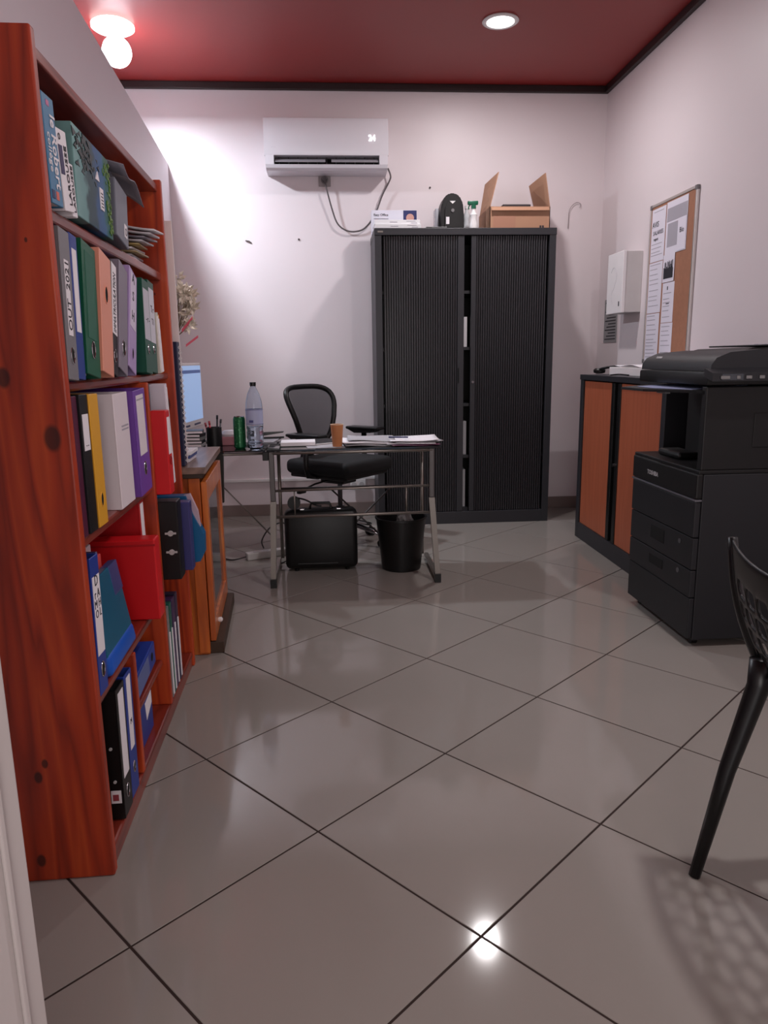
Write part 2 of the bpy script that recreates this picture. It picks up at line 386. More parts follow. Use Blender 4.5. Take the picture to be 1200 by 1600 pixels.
for k, (ub, ut, zt, lb, pur) in enumerate(((.142, .126, 1.612, 'taller white dictionary second from the near end of the top shelf', True), (.190, .184, 1.560, 'shorter white dictionary leaning against a taller white one', False))):
    wv = .060 if k == 0 else .032
    t, H = upright('book', lb, 'book', ub, ut, ZS1, zt, wv, .0-.004*k, 'books on the top shelf')
    c = MB(); c.box(-.004, 0, -wv/2, wv/2, 0, H, .0015, 1); c.box(-.15, -.003, -wv/2, -wv/2+.003, 0, H); c.box(-.15, -.003, wv/2-.003, wv/2, 0, H); c.build('cover', paper_m, t)
    Box('pages', paper_m, t, -.145, -.006, -wv/2+.004, wv/2-.004, .003, H-.004)
    if pur: MB().box(0, .0008, -wv/2+.001, -.006, H*.45, H*.80).build('cover_panel', P('violet_print', (46, 36, 84), .5), t); lettering(t, 'O', .018, (.001, -.026, H*.86), (0, 1, 0), (0, 0, 1), ink_m)
    lettering(t, 'LAROUSSE', .022 if k == 0 else .018, (.001, .018 if k == 0 else .006, H*.08), (0, 0, 1), (0, -1, 0), ink_m, sx=1.1)
t, H = upright('picture_book', 'large nature picture book with dark foliage, blue water and green leaves on its cover', 'book', .356, .362, ZS1, 1.652, .286, -.004)
def picmat():
    m = bpy.data.materials.new('nature_cover_print'); m.use_nodes = True; nt = m.node_tree; N = nt.nodes.new; Lk = nt.links.new; b_ = nt.nodes['Principled BSDF']
    tc = N('ShaderNodeTexCoord'); sp = N('ShaderNodeSeparateXYZ'); Lk(tc.outputs['Object'], sp.inputs[0])
    n = N('ShaderNodeTexNoise'); n.inputs['Scale'].default_value = 16; Lk(tc.outputs['Object'], n.inputs['Vector'])
    ad = N('ShaderNodeMath'); ad.operation = 'MULTIPLY_ADD'; ad.inputs[1].default_value = 2.6; Lk(sp.outputs['Y'], ad.inputs[0])
    m2 = N('ShaderNodeMath'); m2.operation = 'MULTIPLY_ADD'; m2.inputs[1].default_value = .30; m2.inputs[2].default_value = .33; Lk(n.outputs['Fac'], m2.inputs[0]); Lk(m2.outputs[0], ad.inputs[2])
    cr = N('ShaderNodeValToRGB'); cr.color_ramp.interpolation = 'EASE'; e = cr.color_ramp.elements
    e[0].position = .10; e[0].color = lin((116, 160, 158)); e[1].position = .86; e[1].color = lin((40, 84, 52))
    for p, c in ((.28, (104, 148, 148)), (.34, (34, 66, 74)), (.46, (34, 66, 80)), (.54, (40, 84, 132)), (.68, (38, 92, 138)), (.76, (24, 92, 96))):
        x = cr.color_ramp.elements.new(p); x.color = lin(c)
    Lk(ad.outputs[0], cr.inputs[0]); Lk(cr.outputs[0], b_.inputs['Base Color']); b_.inputs['Roughness'].default_value = .5
    return m
Box('cover', picmat(), t, -.035, 0, -.143, .143, 0, H, .002)
q = MB(); k = 0
while k < 70:
    y, z = random.choice([(random.gauss(.112, .014), random.gauss(.155, .020)), (random.gauss(.122, .013), random.gauss(.045, .026)), (.138, random.uniform(.02, .19))])
    if not (.012 < z < H-.012 and abs(y) < .140): continue
    k += 1; an = random.uniform(0, 6.28); r = random.uniform(.008, .016)
    q.prism([(0, y+dx*math.cos(an)-dy*math.sin(an), z+dx*math.sin(an)+dy*math.cos(an)) for dx, dy in ((-r*.6, 0), (0, -r*.35), (r*.6, 0), (0, r*.35))], (.0004+.00003*k, 0, 0))
q.build('leaf_print', P('leaf_green_print', (84, 122, 38), .4, noise=.5, scale=70), t)['kind'] = 'stuff'
q = MB(); k = 0
while k < 60:
    y, z = random.gauss(-.06, .045), random.gauss(H-.045, .020)
    if abs(y) > .138 or z > H-.01: continue
    k += 1; r = random.uniform(.005, .012); an = random.uniform(0, 6)
    q.prism([(0, y+r*math.cos(an+j*2.1)*1.6, z+r*math.sin(an+j*2.1)) for j in range(3)], (.0004+.00003*k, 0, 0))
q.build('foliage_print', P('dark_print', (20, 34, 34), .4), t)['kind'] = 'stuff'
MB().prism([(0, .012+.0, H*.60), (0, .042, H*.60), (0, .03, H*.71)], (.0025, 0, 0)).build('emblem', paper_m, t)
L = MB().box(0, .0025, .040, .068, H*.28, H*.54).build('barcode_label', paper_m, t)
q = MB()
for k in range(5): q.box(.0025, .0028, .045, .063, H*(.31+.04*k), H*(.325+.04*k))
q.build('barcode', ink_m, L)
t, H = upright('file_box', 'grey plastic file box with a small white sticker on the top shelf', 'file box', .60, .635, ZS1, 1.655, .125, -.004)
gb = P('grey_file_plastic', (112, 116, 128), .4)
Box('case', gb, t, -.25, 0, -.0625, .0625, 0, H-.035, .003); Box('lid', P('dark_grey_plastic', (54, 56, 66), .4), t, -.25, -.012, -.06, .06, H-.035, H-.02, .002)
L = MB().box(0, .001, .018, .045, H*.12, H*.31).build('sticker', paper_m, t); lettering(L, 'O', .03, (.0013, .022, H*.15), (0, 1, 0), (0, 0, 1), ink_m, sx=.8)
sm = MB(); sm.grid(lambda i, j: Vector((-.18+.215*i, -.10+.22*j+.05*i, .006*math.sin(7*i+2*j)-.085*max(0, i-.45)**1.2-.05*j*i+.012*math.sin(3+8*j)))+Vector((0, 0, 0)), 16, 12)
o = sm.build('plastic_sleeve', P('grey_translucent_sleeve', (128, 126, 138), .25), None, smooth='all', loc=bk(.64, 1.692, -.02), rot=(0, 0, T), solid=.002)
tag(o, 'crumpled grey plastic sleeve flopping over the grey file box', 'sleeve')
pcols = [(186, 182, 186), (150, 144, 150), (140, 124, 90), (200, 196, 198), (150, 130, 80), (176, 172, 176), (120, 116, 126), (190, 186, 192), (206, 202, 206)]
pl_ = ['grey-white magazine at the very bottom of the pile ending the top shelf', 'grey magazine second from the bottom of the pile on the top shelf', 'olive magazine low in the pile at the end of the top shelf', 'white magazine above the lower olive one in the top-shelf pile', 'brownish magazine in the middle of the top-shelf pile', 'pale magazine just above the middle of the top-shelf pile', 'dark grey magazine near the top of the top-shelf pile', 'light magazine second from the top of the top-shelf pile', 'topmost curling magazine of the pile ending the top shelf']
for k in range(9):
    m = MB(); L_ = .20; z_ = .010*k+.002; dr = (-.035, -.04, -.025, -.035, -.02, -.005, .005, .018, .03)[k]
    m.grid(lambda i, j: Vector((-.19+L_*i+dr, -.085+.17*j, z_+.045*(k/9)*(1-i)**1.5+.016*j*(k/9))), 8, 5)
    o = m.build('magazine', P('magazine_%d' % k, pcols[k], .35), None, smooth='all', loc=bk(.93, ZS1+.002, -.01), rot=(0, 0, T+random.uniform(-.06, .06)), solid=.005)
    tag(o, pl_[k], 'magazine', 'magazines piled at the end of the top shelf')
# ---- second shelf
z0, z1 = ZS2, 1.414
S = ring_binder
S('grey lever-arch binder at the near end of the second shelf', .060, .082, z0, z1, .062, .0, (126, 124, 128), (.30, .80, .42), hole=.165, text=[('OUT  2021', .030, .16, .33, 'up')])
S('blue binder with a long blank white label beside the first grey binder', .122, .146, z0, z1, .048, -.002, (34, 62, 140), (.33, .90, .60), hole=None)
S('dark green binder with see-through pocket, third from the near end of the second shelf', .207, .250, z0, z1, .100, .0, (16, 92, 66), (.28, .93, .62), (52, 104, 86), hole=.20, hw=.013)
S('peach-coloured binder turned upside down on the second shelf', .312, .372, z0, z1-.002, .094, .004, (230, 156, 132), hole=.66, hw=.014)
S('narrow black binder with printed capital letters on its label, beside the peach binder', .388, .462, z0, z1-.014, .050, .0, (34, 26, 30), (.36, .985, .86), hole=.17, text=[('IMMATRICULATION', .030, .22, .38, 'up')])
S('grey binder leaning away between the narrow black and the lilac binders', .460, .557, z0, z1-.004, .082, .003, (134, 126, 140), hole=.22, hw=.014)
S('lilac binder with the letters A S H down its label', .553, .664, z0, z1-.006, .082, .004, (176, 152, 200), (.42, .97, .70), (214, 206, 226), hole=.17, text=[('A', .038, -.02, .88, 'h'), ('S', .038, -.02, .70, 'h'), ('H', .038, -.02, .50, 'h')])
S('dark green binder with a handwritten label, left of the last pair on the second shelf', .790, .815, z0, z1-.022, .080, .0, (18, 82, 64), (.36, .90, .9), (200, 200, 210), hole=.26, hw=.009, text=[('- r -', .03, .1, .55, 'h')])
S('dark green binder with a white label, right of the last pair on the second shelf', .878, .902, z0, z1-.018, .080, -.002, (18, 82, 64), (.33, .92, .86), (214, 214, 224), hole=.26, hw=.009, text=[('T r', .03, 0, .66, 'h'), ('T l', .026, 0, .53, 'h')])
def folder(label, ub, ut, z0, z1, w, n, rgb, group='paper folders in the bookcase', depth=.24, name='paper_folder'):
    t, H = upright(name, label, 'folder', ub, ut, z0, z1, w, n, group)
    Box('cover', bcol(rgb, .5), t, -depth, 0, -w/2, w/2, 0, H, .0015); Box('pages', paper_m, t, -depth+.01, .0025, -w*.25, w*.25, .003, H-.012)
    return t
folder('cream cardboard folder at the far end of the second shelf', .972, .955, z0, 1.305, .036, .0, (206, 198, 186))
folder('yellow cardboard folder behind the cream one at the far end of the second shelf', 1.015, .995, z0, 1.300, .036, -.005, (228, 172, 58))
# ---- third shelf
z0, z1 = ZS3, 1.082
S('thin maroon and blue binder at the near end of the third shelf', .045, .048, z0, z1, .030, -.002, (84, 28, 56), hole=None)
S('black binder with a short white label, second on the third shelf', .092, .098, z0, z1+.002, .056, .002, (18, 18, 22), (.60, .86, .72), hole=None, text=[('- -', .02, 0, .62, 'h')])
S('mustard yellow binder on the third shelf', .160, .163, z0, z1, .068, .004, (226, 166, 48), hole=.20, hw=.011)
S('slim black binder slumped against the mustard yellow one', .222, .216, z0, z1-.004, .032, -.012, (26, 22, 24), hole=None)
S('slim dark grey binder leaning behind the wide white binder', .275, .258, z0, z1-.008, .03, -.03, (52, 46, 48), hole=None)
t, H = S('wide white ring binder with two short grey lines of print', .405, .403, z0, z1-.008, .140, .002, (232, 222, 226), hole=None)
q = MB(); q.box(0, .0008, -.01, .058, H*.70, H*.715); q.box(0, .0008, -.01, .058, H*.67, H*.685); q.build('printed_lines', lightink_m, t)
t, H = S('bright purple binder with a long cream label on the third shelf', .577, .567, z0, z1-.004, .136, .012, (116, 70, 164), (.38, .95, .62), (224, 216, 220), hole=.24, hw=.013)
q = MB(); q.box(.0009, .0013, -.040, .040, H*.90, H*.915); q.build('label_stripe', lightink_m, t)
zf = .745
S('pale album with a decorated spine on the far third shelf', .812, .812, zf, 1.080, .070, -.03, (176, 176, 160), (.04, .96, .6), (214, 220, 218), hole=None, text=[('ALBUM', .03, .2, .62, 'up')])
S('dark teal binder beside the pale album on the far third shelf', .880, .880, zf, 1.080, .052, -.03, (30, 50, 66), hole=None)
t, H = upright('box_file', 'scarlet red box file sticking out of the far third shelf', 'binder', .800, .800, zf, 1.003, .062, .040, 'binders in the bookcase')
Box('cover', bcol((210, 24, 30)), t, -.05, 0, -.031, .031, 0, H, .003); Box('spine_label', paper_m, t, 0, .001, -.018, .020, H*.48, H*.92)
q = MB(); q.tube([(.001, .010*math.cos(k*math.pi/8), H*.40+.013*math.sin(k*math.pi/8)) for k in range(16)], .0014, 6, True); q.build('finger_ring', bcol((150, 16, 22)), t, smooth=True)
t = folder('white paper folder leaning against the far side panel', .985, .950, zf, 1.080, .036, .012, (224, 216, 228))
# ---- fourth shelf
z0 = ZS4
S('royal blue binder with a handwritten white label on the fourth shelf', .058, .070, z0, .738, .060, .0, (34, 62, 150), (.29, .86, .84), hole=.17, hw=.012, text=[('D', .034, 0, .79, 'h'), ('r A', .028, 0, .70, 'h'), ('M H', .026, 0, .63, 'h'), ('O L', .026, 0, .56, 'h')])
S('thin plum binder beside the royal blue one', .100, .112, z0, .735, .016, -.006, (76, 58, 96), hole=None, page=False)
t = thing('document_wallet', 'teal plastic document wallet with bright blue spine leaning on the fourth shelf', 'folder', bk(.245, z0+.004, .0), (0, math.radians(-9), T))
q = MB(); q.box(-.022, 0, -.118, .118, .045, .225, .004); q.build('wallet', P('teal_wallet', (20, 94, 124), .3), t)
q = MB(); q.box(-.034, .004, -.122, .122, .0, .055, .014, 3); q.build('wallet_spine', P('bright_blue_sleeve', (24, 88, 190), .35), t, smooth=True)
Box('flap', P('violet_blue_wallet', (62, 74, 126), .3), t, -.020, .002, .045, .119, .150, .226, .002)
for k, (c_, lb, n_, zt) in enumerate((((222, 212, 216), 'pale sheaf of papers standing behind the teal wallet', -.085, .70), ((208, 76, 72), 'coral booklet standing behind the teal wallet', -.062, .675))):
    t = thing('booklet', lb, 'booklet', bk(.235, z0+.0008, n_), (0, 0, T))
    Box('cover', bcol(c_, .5), t, -.014, 0, -.105, .100, 0, zt-z0, .002); Box('pages', paper_m, t, -.012, -.002, -.1056, -.06, .002, zt-z0-.004)
t, H = upright('box_file', 'big red plastic binder showing its broad side before the divider', 'binder', .556, .553, z0, .662, .062, .032, 'binders in the bookcase')
Box('cover', bcol((208, 22, 30)), t, -.25, 0, -.031, .031, 0, H, .004); Box('ridge', bcol((176, 16, 24)), t, -.24, .001, -.0318, -.029, H-.018, H-.012, .001)
S('dark red binder with a white label, tall, behind the broad red one', .672, .668, z0, .757, .062, -.03, (176, 20, 28), (.55, .95, .6), hole=None)
# ---- far compartment of the fourth shelf
zf = .470
t, H = upright('box_file', 'black box file with chrome rivets sticking out under the scarlet one', 'binder', .803, .803, zf, .722, .070, .054, 'binders in the bookcase')
Box('cover', bcol((14, 14, 16)), t, -.25, 0, -.035, .035, 0, H, .003)
q = MB()
for zz in (.60, .36): q.rod((-.025, -.035, H*zz), (-.025, -.0385, H*zz), .009, n=12).box(-.042, -.008, -.0385, -.035, H*zz-.003, H*zz+.003)
q.build('rivet', P('rivet_grey', (190, 188, 188), .4), t, smooth=True)
t, H = upright('paper_folder', 'violet-blue plastic folder sticking out past the black box file', 'folder', .895, .895, zf, .700, .050, .074, 'paper folders in the bookcase')
Box('cover', bcol((58, 56, 112)), t, -.24, 0, -.025, .025, 0, H, .003)
t2 = thing('document_pouch', 'teal document pouch hanging out at the far end of the bookcase', 'pouch', bk(.955, zf+.001, .0), (0, 0, T))
q = MB(); q.prism([(.100, 0, .035), (.085, 0, .006), (.05, 0, -.0), (-.15, 0, 0), (-.15, 0, .235), (.05, 0, .235), (.07, 0, .17), (.102, 0, .10)], (0, .05, 0)); q.build('pouch_body', P('teal_pouch', (16, 92, 140), .35), t2)
q = MB(); q.prism([(.03, .012, .232), (.062, .012, .24), (.085, .012, .18), (.092, .012, .11), (.075, .012, .09), (.055, .012, .15)], (0, .02, 0)); q.build('loose_paper', P('mauve_paper', (186, 160, 172), .7), t2)
# ---- bottom shelf
z0 = ZS0
t, H = S('black lever-arch binder with a blank white label at the near end of the bottom shelf', .160, .172, z0, .388, .074, .0, (14, 14, 15), (.30, .96, .62), hole=.17, hw=.012)
q = MB()
for dx, zf in ((-.022, .56), (-.018, .30)): q.rod((dx, -.037, H*zf), (dx, -.0395, H*zf), .004, n=8)
q.build('rivet', P('rivet_grey', (190, 188, 188), .4), t)
L = MB().box(-.030, -.006, -.0382, -.037, H*.13, H*.23).build('sticker', paper_m, t); MB().box(-.026, -.012, -.0386, -.0382, H*.15, H*.20).build('print', P('red_ink', (150, 60, 70), .6), L)
S('blue lever-arch binder with a white label beside the small divider on the bottom shelf', .240, .256, z0, .386, .070, -.002, (30, 58, 146), (.38, .97, .52), hole=.22, hw=.010, text=[('M', .02, 0, .58, 'h')])
t = thing('ring_binder', 'blue binder with a pale label lying askew on the small middle shelf', 'binder', bk(.52, .2285, -.02), (math.radians(4), 0, T), 'binders in the bookcase')
q = MB(); q.box(-.22, 0, -.13, .13, .010, .080, .004); q.build('cover', bcol((34, 62, 150)), t)
Box('spine_label', P('pale_blue_label', (96, 110, 160), .5), t, 0, .001, -.115, .04, .018, .074)
MB().prism([(0, .085+.013*math.cos(k*math.pi/6), .048+.013*math.sin(k*math.pi/6)) for k in range(12)], (.0006, 0, 0)).build('finger_hole_shade', dark_m, t)  # dark disc painted in for the shade of the finger hole
t = thing('ring_binder', 'blue binder with a torn white label in the bottom middle compartment', 'binder', bk(.50, z0+.001, -.03), (0, 0, T), 'binders in the bookcase')
Box('cover', bcol((32, 58, 142)), t, -.22, 0, -.10, .10, 0, .128, .004)
MB().prism([(0, .02, .06), (0, .09, .085), (0, .09, .122), (0, .01, .115)], (.001, 0, 0)).build('spine_label', paper_m, t)
# lower far compartment
cl = [((128, 128, 128), .800, .03), ((26, 92, 80), .842, .035), ((66, 44, 84), .895, .05), ((50, 44, 70), .95, .04)]
lbn = ['grey', 'green', 'plum', 'dark violet']
for (rgb, u_, w_), nm in zip(cl, lbn):
    t, H = upright('hanging_folder', nm+' folder standing in the lower far compartment', 'folder', u_, u_, ZS0, .37, w_-.004, -.005, 'folders in the lower far compartment')
    Box('cover', bcol(rgb, .4), t, -.22, 0, -w_/2+.002, w_/2-.002, 0, H, .002); Box('pages', paper_m, t, -.2, .003, -.004, .004, .01, H*.72)

# ------------------------------------------------------------------ low wooden display cabinet
sc = thing('display_cabinet', 'low honey pine cabinet with a framed glass door beyond the bookcase', 'cabinet', (-.503, 2.812, 0), (0, 0, math.radians(3.55)))
W_ = .64
Box('side_panel', pine_m, sc, -.30, -.004, 0, .02, .0, .715, .002)
Box('side_panel', pine_m, sc, -.30, -.004, W_-.02, W_, .0, .715, .002)
Box('side_stile', pine_m, sc, -.045, -.002, -.012, -.0005, .01, .715, .003)
Box('back_panel', pine_m, sc, -.30, -.29, .02, W_-.02, .02, .715)
Box('plinth', dkwood_m, sc, -.30, .05, .006, W_+.004, 0, .05, .003)
Box('shelf', pine_m, sc, -.29, -.02, .02, W_-.02, .36, .376)
tp = MB(); tp.box(-.31, -.165, -.035, W_+.01, .734, .760, .002).box(-.065, .025, -.035, W_+.01, .734, .760, .002).box(-.165, -.065, -.035, .10, .734, .760).box(-.165, -.065, W_-.09, W_+.01, .734, .760)
tp.build('top', browntop_m, sc); Box('recess', P('brown_recess', (120, 74, 48), .6), sc, -.165, -.065, .10, W_-.09, .734, .742)
Box('top_moulding', dkwood_m, sc, -.30, .012, -.02, W_, .715, .734, .003)
dr = thing('glass_door', None, None); dr.parent = sc; dr.location = (0, 0, 0); del_ = None
Box('door_stile', pine_m, dr, .0, .022, .0, .062, .055, .698, .003)
Box('door_stile', pine_m, dr, .0, .022, W_-.062, W_, .055, .698, .003)
Box('door_rail', pine_m, dr, .0, .022, .062, W_-.062, .618, .698, .003)
Box('door_rail', pine_m, dr, .0, .022, .062, W_-.062, .055, .135, .003)
Box('pane', pane_m, dr, .008, .012, .062, W_-.062, .135, .618)
MB().lathe([(.008, 0), (.011, .006), (.010, .014), (.004, .018)], 14).build('knob', white_m, dr, smooth=True, loc=(.022, .125, .10), rot=(0, math.pi/2, 0))
# things standing on it beside the bookcase
o = Box('foam_board', P('white_foam_board', (238, 226, 224), .6), None, -.80, -.563, 2.900, 2.912, .761, 1.655); tag(o, 'tall white foam board standing beyond the far end of the bookcase', 'board')
t = thing('wire_bound_pad', 'tall dark blue wire-bound pad standing on the low pine cabinet', 'pad', (-.552, 2.83, .7612))
Box('cover', P('navy_cover', (28, 34, 66), .4), t, -.16, -.004, -.02, .03, 0, .46, .002)
q = MB()
for k in range(22): q.tube([(.003+.006*math.cos(j*math.pi/3), .0+.004*k*0, .02+.02*k+.005*math.sin(j*math.pi/3)) for j in range(6)], .0014, 5, True)
q.build('wire_binding', white_m, t)
for k in range(3):
    o = Box('notebook', P('notebook_%d' % k, ((210, 206, 214), (70, 84, 140), (226, 224, 228))[k], .5), None, -.70+.01*k, -.56+.004*k, 2.92, 3.08, .761+.014*k, .774+.014*k, .001, )
    tag(o, ('pale notebook at the bottom of the little stack on the pine cabinet', 'blue notebook in the middle of the little stack on the pine cabinet', 'white notebook on top of the little stack on the pine cabinet')[k], 'notebook')
# dried silvery bouquet in a slim vase
t = thing('dried_bouquet', 'silvery dried flower bunch with a pink ribbon, beyond the bookcase', 'flowers', (-.675, 3.14, .7612))
MB().lathe([(.03, 0), (.036, .02), (.028, .14), (.018, .20), (.022, .22)], 20).build('vase', P('grey_ceramic', (150, 144, 140), .3), t, smooth=True)
q = MB(); tips = []
for k in range(16):
    tip = Vector((.115+random.gauss(0, .022), -.10+random.gauss(0, .03), .62+random.gauss(0, .05))); tips.append(tip)
    q.tube([(0, 0, .2), (.02, 0, .35), Vector((.06, -.05, .48)), tip], .0016, 5)
q.build('stems', P('dry_stem', (132, 116, 96), .7), t)
silver = P('silver_dried_petals', (222, 212, 196), .3, .25, noise=.3, scale=60)
q = MB()
for tip in tips:
    for j in range(13):
        d = Vector((random.gauss(0, 1), random.gauss(0, 1), random.gauss(0, 1))).normalized(); s_ = d.orthogonal().normalized(); L_ = random.uniform(.024, .042)
        c0 = tip+d*.004
        vs = [q.bm.verts.new(c0), q.bm.verts.new(c0+d*L_*.5+s_*.009), q.bm.verts.new(c0+d*L_), q.bm.verts.new(c0+d*L_*.5-s_*.009), q.bm.verts.new(c0+d*L_*.5+s_.cross(d)*.004)]
        q.bm.faces.new((vs[0], vs[1], vs[4])); q.bm.faces.new((vs[1], vs[2], vs[4])); q.bm.faces.new((vs[2], vs[3], vs[4])); q.bm.faces.new((vs[3], vs[0], vs[4]))
q.build('petals', silver, t)['kind'] = 'stuff'
q = MB(); q.grid(lambda i, j: Vector((.10+.045*i, -.11-.004*j, .50+.05*i+.012*j)), 6, 2); q.grid(lambda i, j: Vector((.11+.05*i, -.10, .445+.035*i+.010*j)), 6, 2)
q.build('ribbon', P('pink_ribbon', (214, 92, 112), .5), t, solid=.001)

# ------------------------------------------------------------------ air conditioner
ac = thing('air_conditioner', 'white split air conditioner high on the back wall', 'air conditioner', (.024, YB-.001, 2.397))
acw = P('ac_white', (216, 212, 218), .25, noise=.01)
X0, X1 = -.413, .413
def yz(profile, x0, x1): return MB().prism([(x0, y, z) for y, z in profile], (x1-x0, 0, 0))
m = yz([(0, .325), (-.17, .325), (-.19, .318), (-.203, .29), (-.21, .20), (-.208, .115), (-.200, .088), (0, .088)], X0, X1); m.build('front_panel', acw, ac, smooth=True)
m = yz([(0, .0), (-.16, .0), (-.185, .012), (-.196, .032), (0, .032)], X0+.006, X1-.006); m.build('bottom_lip', acw, ac)
for s_ in ((X0, X0+.065), (X1-.065, X1)):
    yz([(0, .032), (-.196, .032), (-.200, .088), (0, .088)], s_[0]+.004, s_[1]-.004).build('end_block', acw, ac)
Box('outlet_cavity_shade', dark_m, ac, X0+.065, X1-.065, -.10, -.02, .032, .088)  # dark block standing in for the shade deep in the outlet
for xa, xb in ((X0+.068, .0-.01), (.03, X1-.068)):
    yz([(-.196, .045), (-.150, .072), (-.152, .076), (-.198, .049)], xa, xb).build('louver', P('ac_louver', (150, 146, 152), .3), ac)
q = MB()
for k in range(11): q.box(X0+.09+k*.064, X0+.094+k*.064, -.15, -.10, .034, .086)
q.build('fin', P('ac_fin', (60, 56, 64), .4), ac)['kind'] = 'stuff'
lettering(ac, '24', .052, (.31-.03, -.2125, .175), (1, 0, 0), (0, 0, 1), P('display_glow', (255, 255, 255), .5, emis=((255, 252, 255), 1.6)), sx=.9, bold=.0012, depth=.0015)
lettering(ac, '- - -', .016, (X0+.05, -.2115, .13), (1, 0, 0), (0, 0, 1), lightink_m)
# socket, plug, cable
so = thing('wall_socket', 'grey square wall socket under the air conditioner', 'socket', (.005, YB-.001, 2.372))
Box('plate', P('grey_socket', (150, 142, 142), .4), so, -.042, .042, -.010, 0, -.042, .042, .003)
MB().rod((0, -.010, 0), (0, -.016, 0), .026, n=20).build('well', P('grey_socket_dark', (110, 102, 104), .4), so)
cb = thing('power_cable', 'dark grey power cable looping from the air conditioner to its socket', 'cable', (0, 0, 0))
def smoothpts(pts, n=6):
    pts = [Vector(p) for p in pts]; out = []
    for i in range(len(pts)-1):
        p0, p1, p2, p3 = pts[max(i-1, 0)], pts[i], pts[i+1], pts[min(i+2, len(pts)-1)]
        for k in range(n):
            t_ = k/n; out.append(.5*((2*p1)+(p2-p0)*t_+(2*p0-5*p1+4*p2-p3)*t_*t_+(3*p1-p0-3*p2+p3)*t_**3))
    return out+[pts[-1]]
MB().tube(smoothpts([(.007, 5.455, 2.362), (.016, 5.45, 2.31), (.05, 5.46, 2.18), (.085, 5.465, 2.085), (.14, 5.47, 2.04), (.21, 5.475, 2.03), (.28, 5.475, 2.055), (.35, 5.47, 2.14), (.405, 5.465, 2.27), (.455, 5.455, 2.36), (.462, 5.45, 2.395), (.445, 5.45, 2.44)]), .0055, 8).build('cord', P('grey_cable', (92, 84, 86), .5), cb, smooth='all')
MB().rod((.005, 5.484, 2.372), (.005, 5.452, 2.372), .018, .015, 16).build('plug', P('grey_plug', (84, 78, 80), .4), cb, smooth=True)

# ------------------------------------------------------------------ small marks on the back wall
for (x, z, lb) in ((.744, 2.325, 'small dark wall plug right of the air conditioner'), (-.188, 1.982, 'small dark screw in the wall below the air conditioner'),):
    o = MB().rod((x, YB, z), (x, YB-.006, z), .007, n=10).build('wall_plug', P('dark_plug', (70, 58, 60), .6), None); tag(o, lb, 'screw')
o = MB().tube([(-.56, YB-.004, 1.975), (-.535, YB-.012, 1.970), (-.52, YB-.004, 1.958)], .004, 6).build('wall_nail', P('dark_plug2', (90, 80, 80), .6), None); tag(o, 'bent little nail in the wall at the left below the air conditioner', 'nail')
o = MB().tube(smoothpts([(1.746, YB-.006, 2.05), (1.746, YB-.01, 2.09), (1.748, YB-.012, 2.16), (1.765, YB-.012, 2.20), (1.80, YB-.012, 2.225), (1.83, YB-.012, 2.215), (1.825, YB-.012, 2.19)]), .0022, 6).build('wire_hook', P('wire_grey', (150, 140, 142), .4, .5), None, smooth='all'); tag(o, 'thin bent wire hanging on the wall right of the cupboard', 'wire')
o = Box('cable_trunking', white_m, None, -1.2, .33, YB-.022, YB-.0005, .262, .282, .002); tag(o, 'white plastic cable trunking low on the back wall', 'trunking')
so = thing('wall_socket', 'white double wall socket low on the back wall behind the chair', 'socket', (.19, YB-.023, .225))
Box('plate', white_m, so, -.06, .06, -.010, 0, -.042, .036, .003)
for dx in (-.028, .028): MB().rod((dx, -.010, 0), (dx, -.013, 0), .019, n=18).build('well', P('socket_well', (186, 184, 184), .4), so)

# ------------------------------------------------------------------ tall tambour cupboard
cu = thing('tambour_cupboard', 'tall charcoal metal cupboard with ribbed sliding doors against the back wall', 'cupboard', (.318, 5.03, 0))
CW, CD, CH = 1.205, .45, 1.98
Box('side_panel', cupb_m, cu, 0, .045, 0, CD, 0, CH-.04, .002); Box('side_panel', cupb_m, cu, CW-.045, CW, 0, CD, 0, CH-.04, .002)
Box('top_panel', cupb_m, cu, -.002, CW+.002, -.004, CD, CH-.045, CH, .003); Box('plinth', cupb_m, cu, .045, CW-.045, .0, CD, 0, .085, .002)
Box('back_panel', blackp_m, cu, .045, CW-.045, CD-.01, CD, .085, CH-.045)
for k, z in enumerate((.085, .46, .82, 1.20, 1.57)): Box('shelf', cupb_m, cu, .045, CW-.045, .05, CD-.012, z, z+.02)
def tambour(x0, x1, nm, edge):
    root = thing(nm, None, None); root.parent = cu; n = 30; m = MB(); prof = []
    p_ = (x1-x0)/n
    for k in range(n):
        xa = x0+k*p_
        prof += [(xa+p_*.04, .022), (xa+p_*.16, .013), (xa+p_*.38, .0095), (xa+p_*.62, .0095), (xa+p_*.84, .013), (xa+p_*.96, .022)]
    for z in (.088, CH-.048):
        pass
    lo = [m.bm.verts.new((x, y, .088)) for x, y in prof]; hi = [m.bm.verts.new((x, y, CH-.048)) for x, y in prof]
    for i in range(len(prof)-1): m.bm.faces.new((lo[i], lo[i+1], hi[i+1], hi[i]))
    lb = [m.bm.verts.new((x, .026, z)) for x in (x0, x1) for z in (.088, CH-.048)]
    m.bm.faces.new((lb[0], lb[2], lb[3], lb[1]))
    m.build('slats', tamb_m, root)['kind'] = 'stuff'
    Box('edge_bar', cupb_m, root, edge[0], edge[1], .004, .028, .088, CH-.048, .002)
    return root
a1 = tambour(.055, .548, 'left_door', (.548, .592)); a2 = tambour(.672, 1.150, 'right_door', (.638, .672))
Box('handle_slot_shade', dark_m, a1, .552, .560, .0025, .0045, .98, 1.08); MB().rod((.655, .004, .985), (.655, -.004, .985), .009, n=14).build('lock', chrome_m, a2)  # slot is a flat dark patch, its shade painted in
L = Box('badge', steel_m, cu, .02, .055, -.006, -.004, CH-.028, CH-.018)
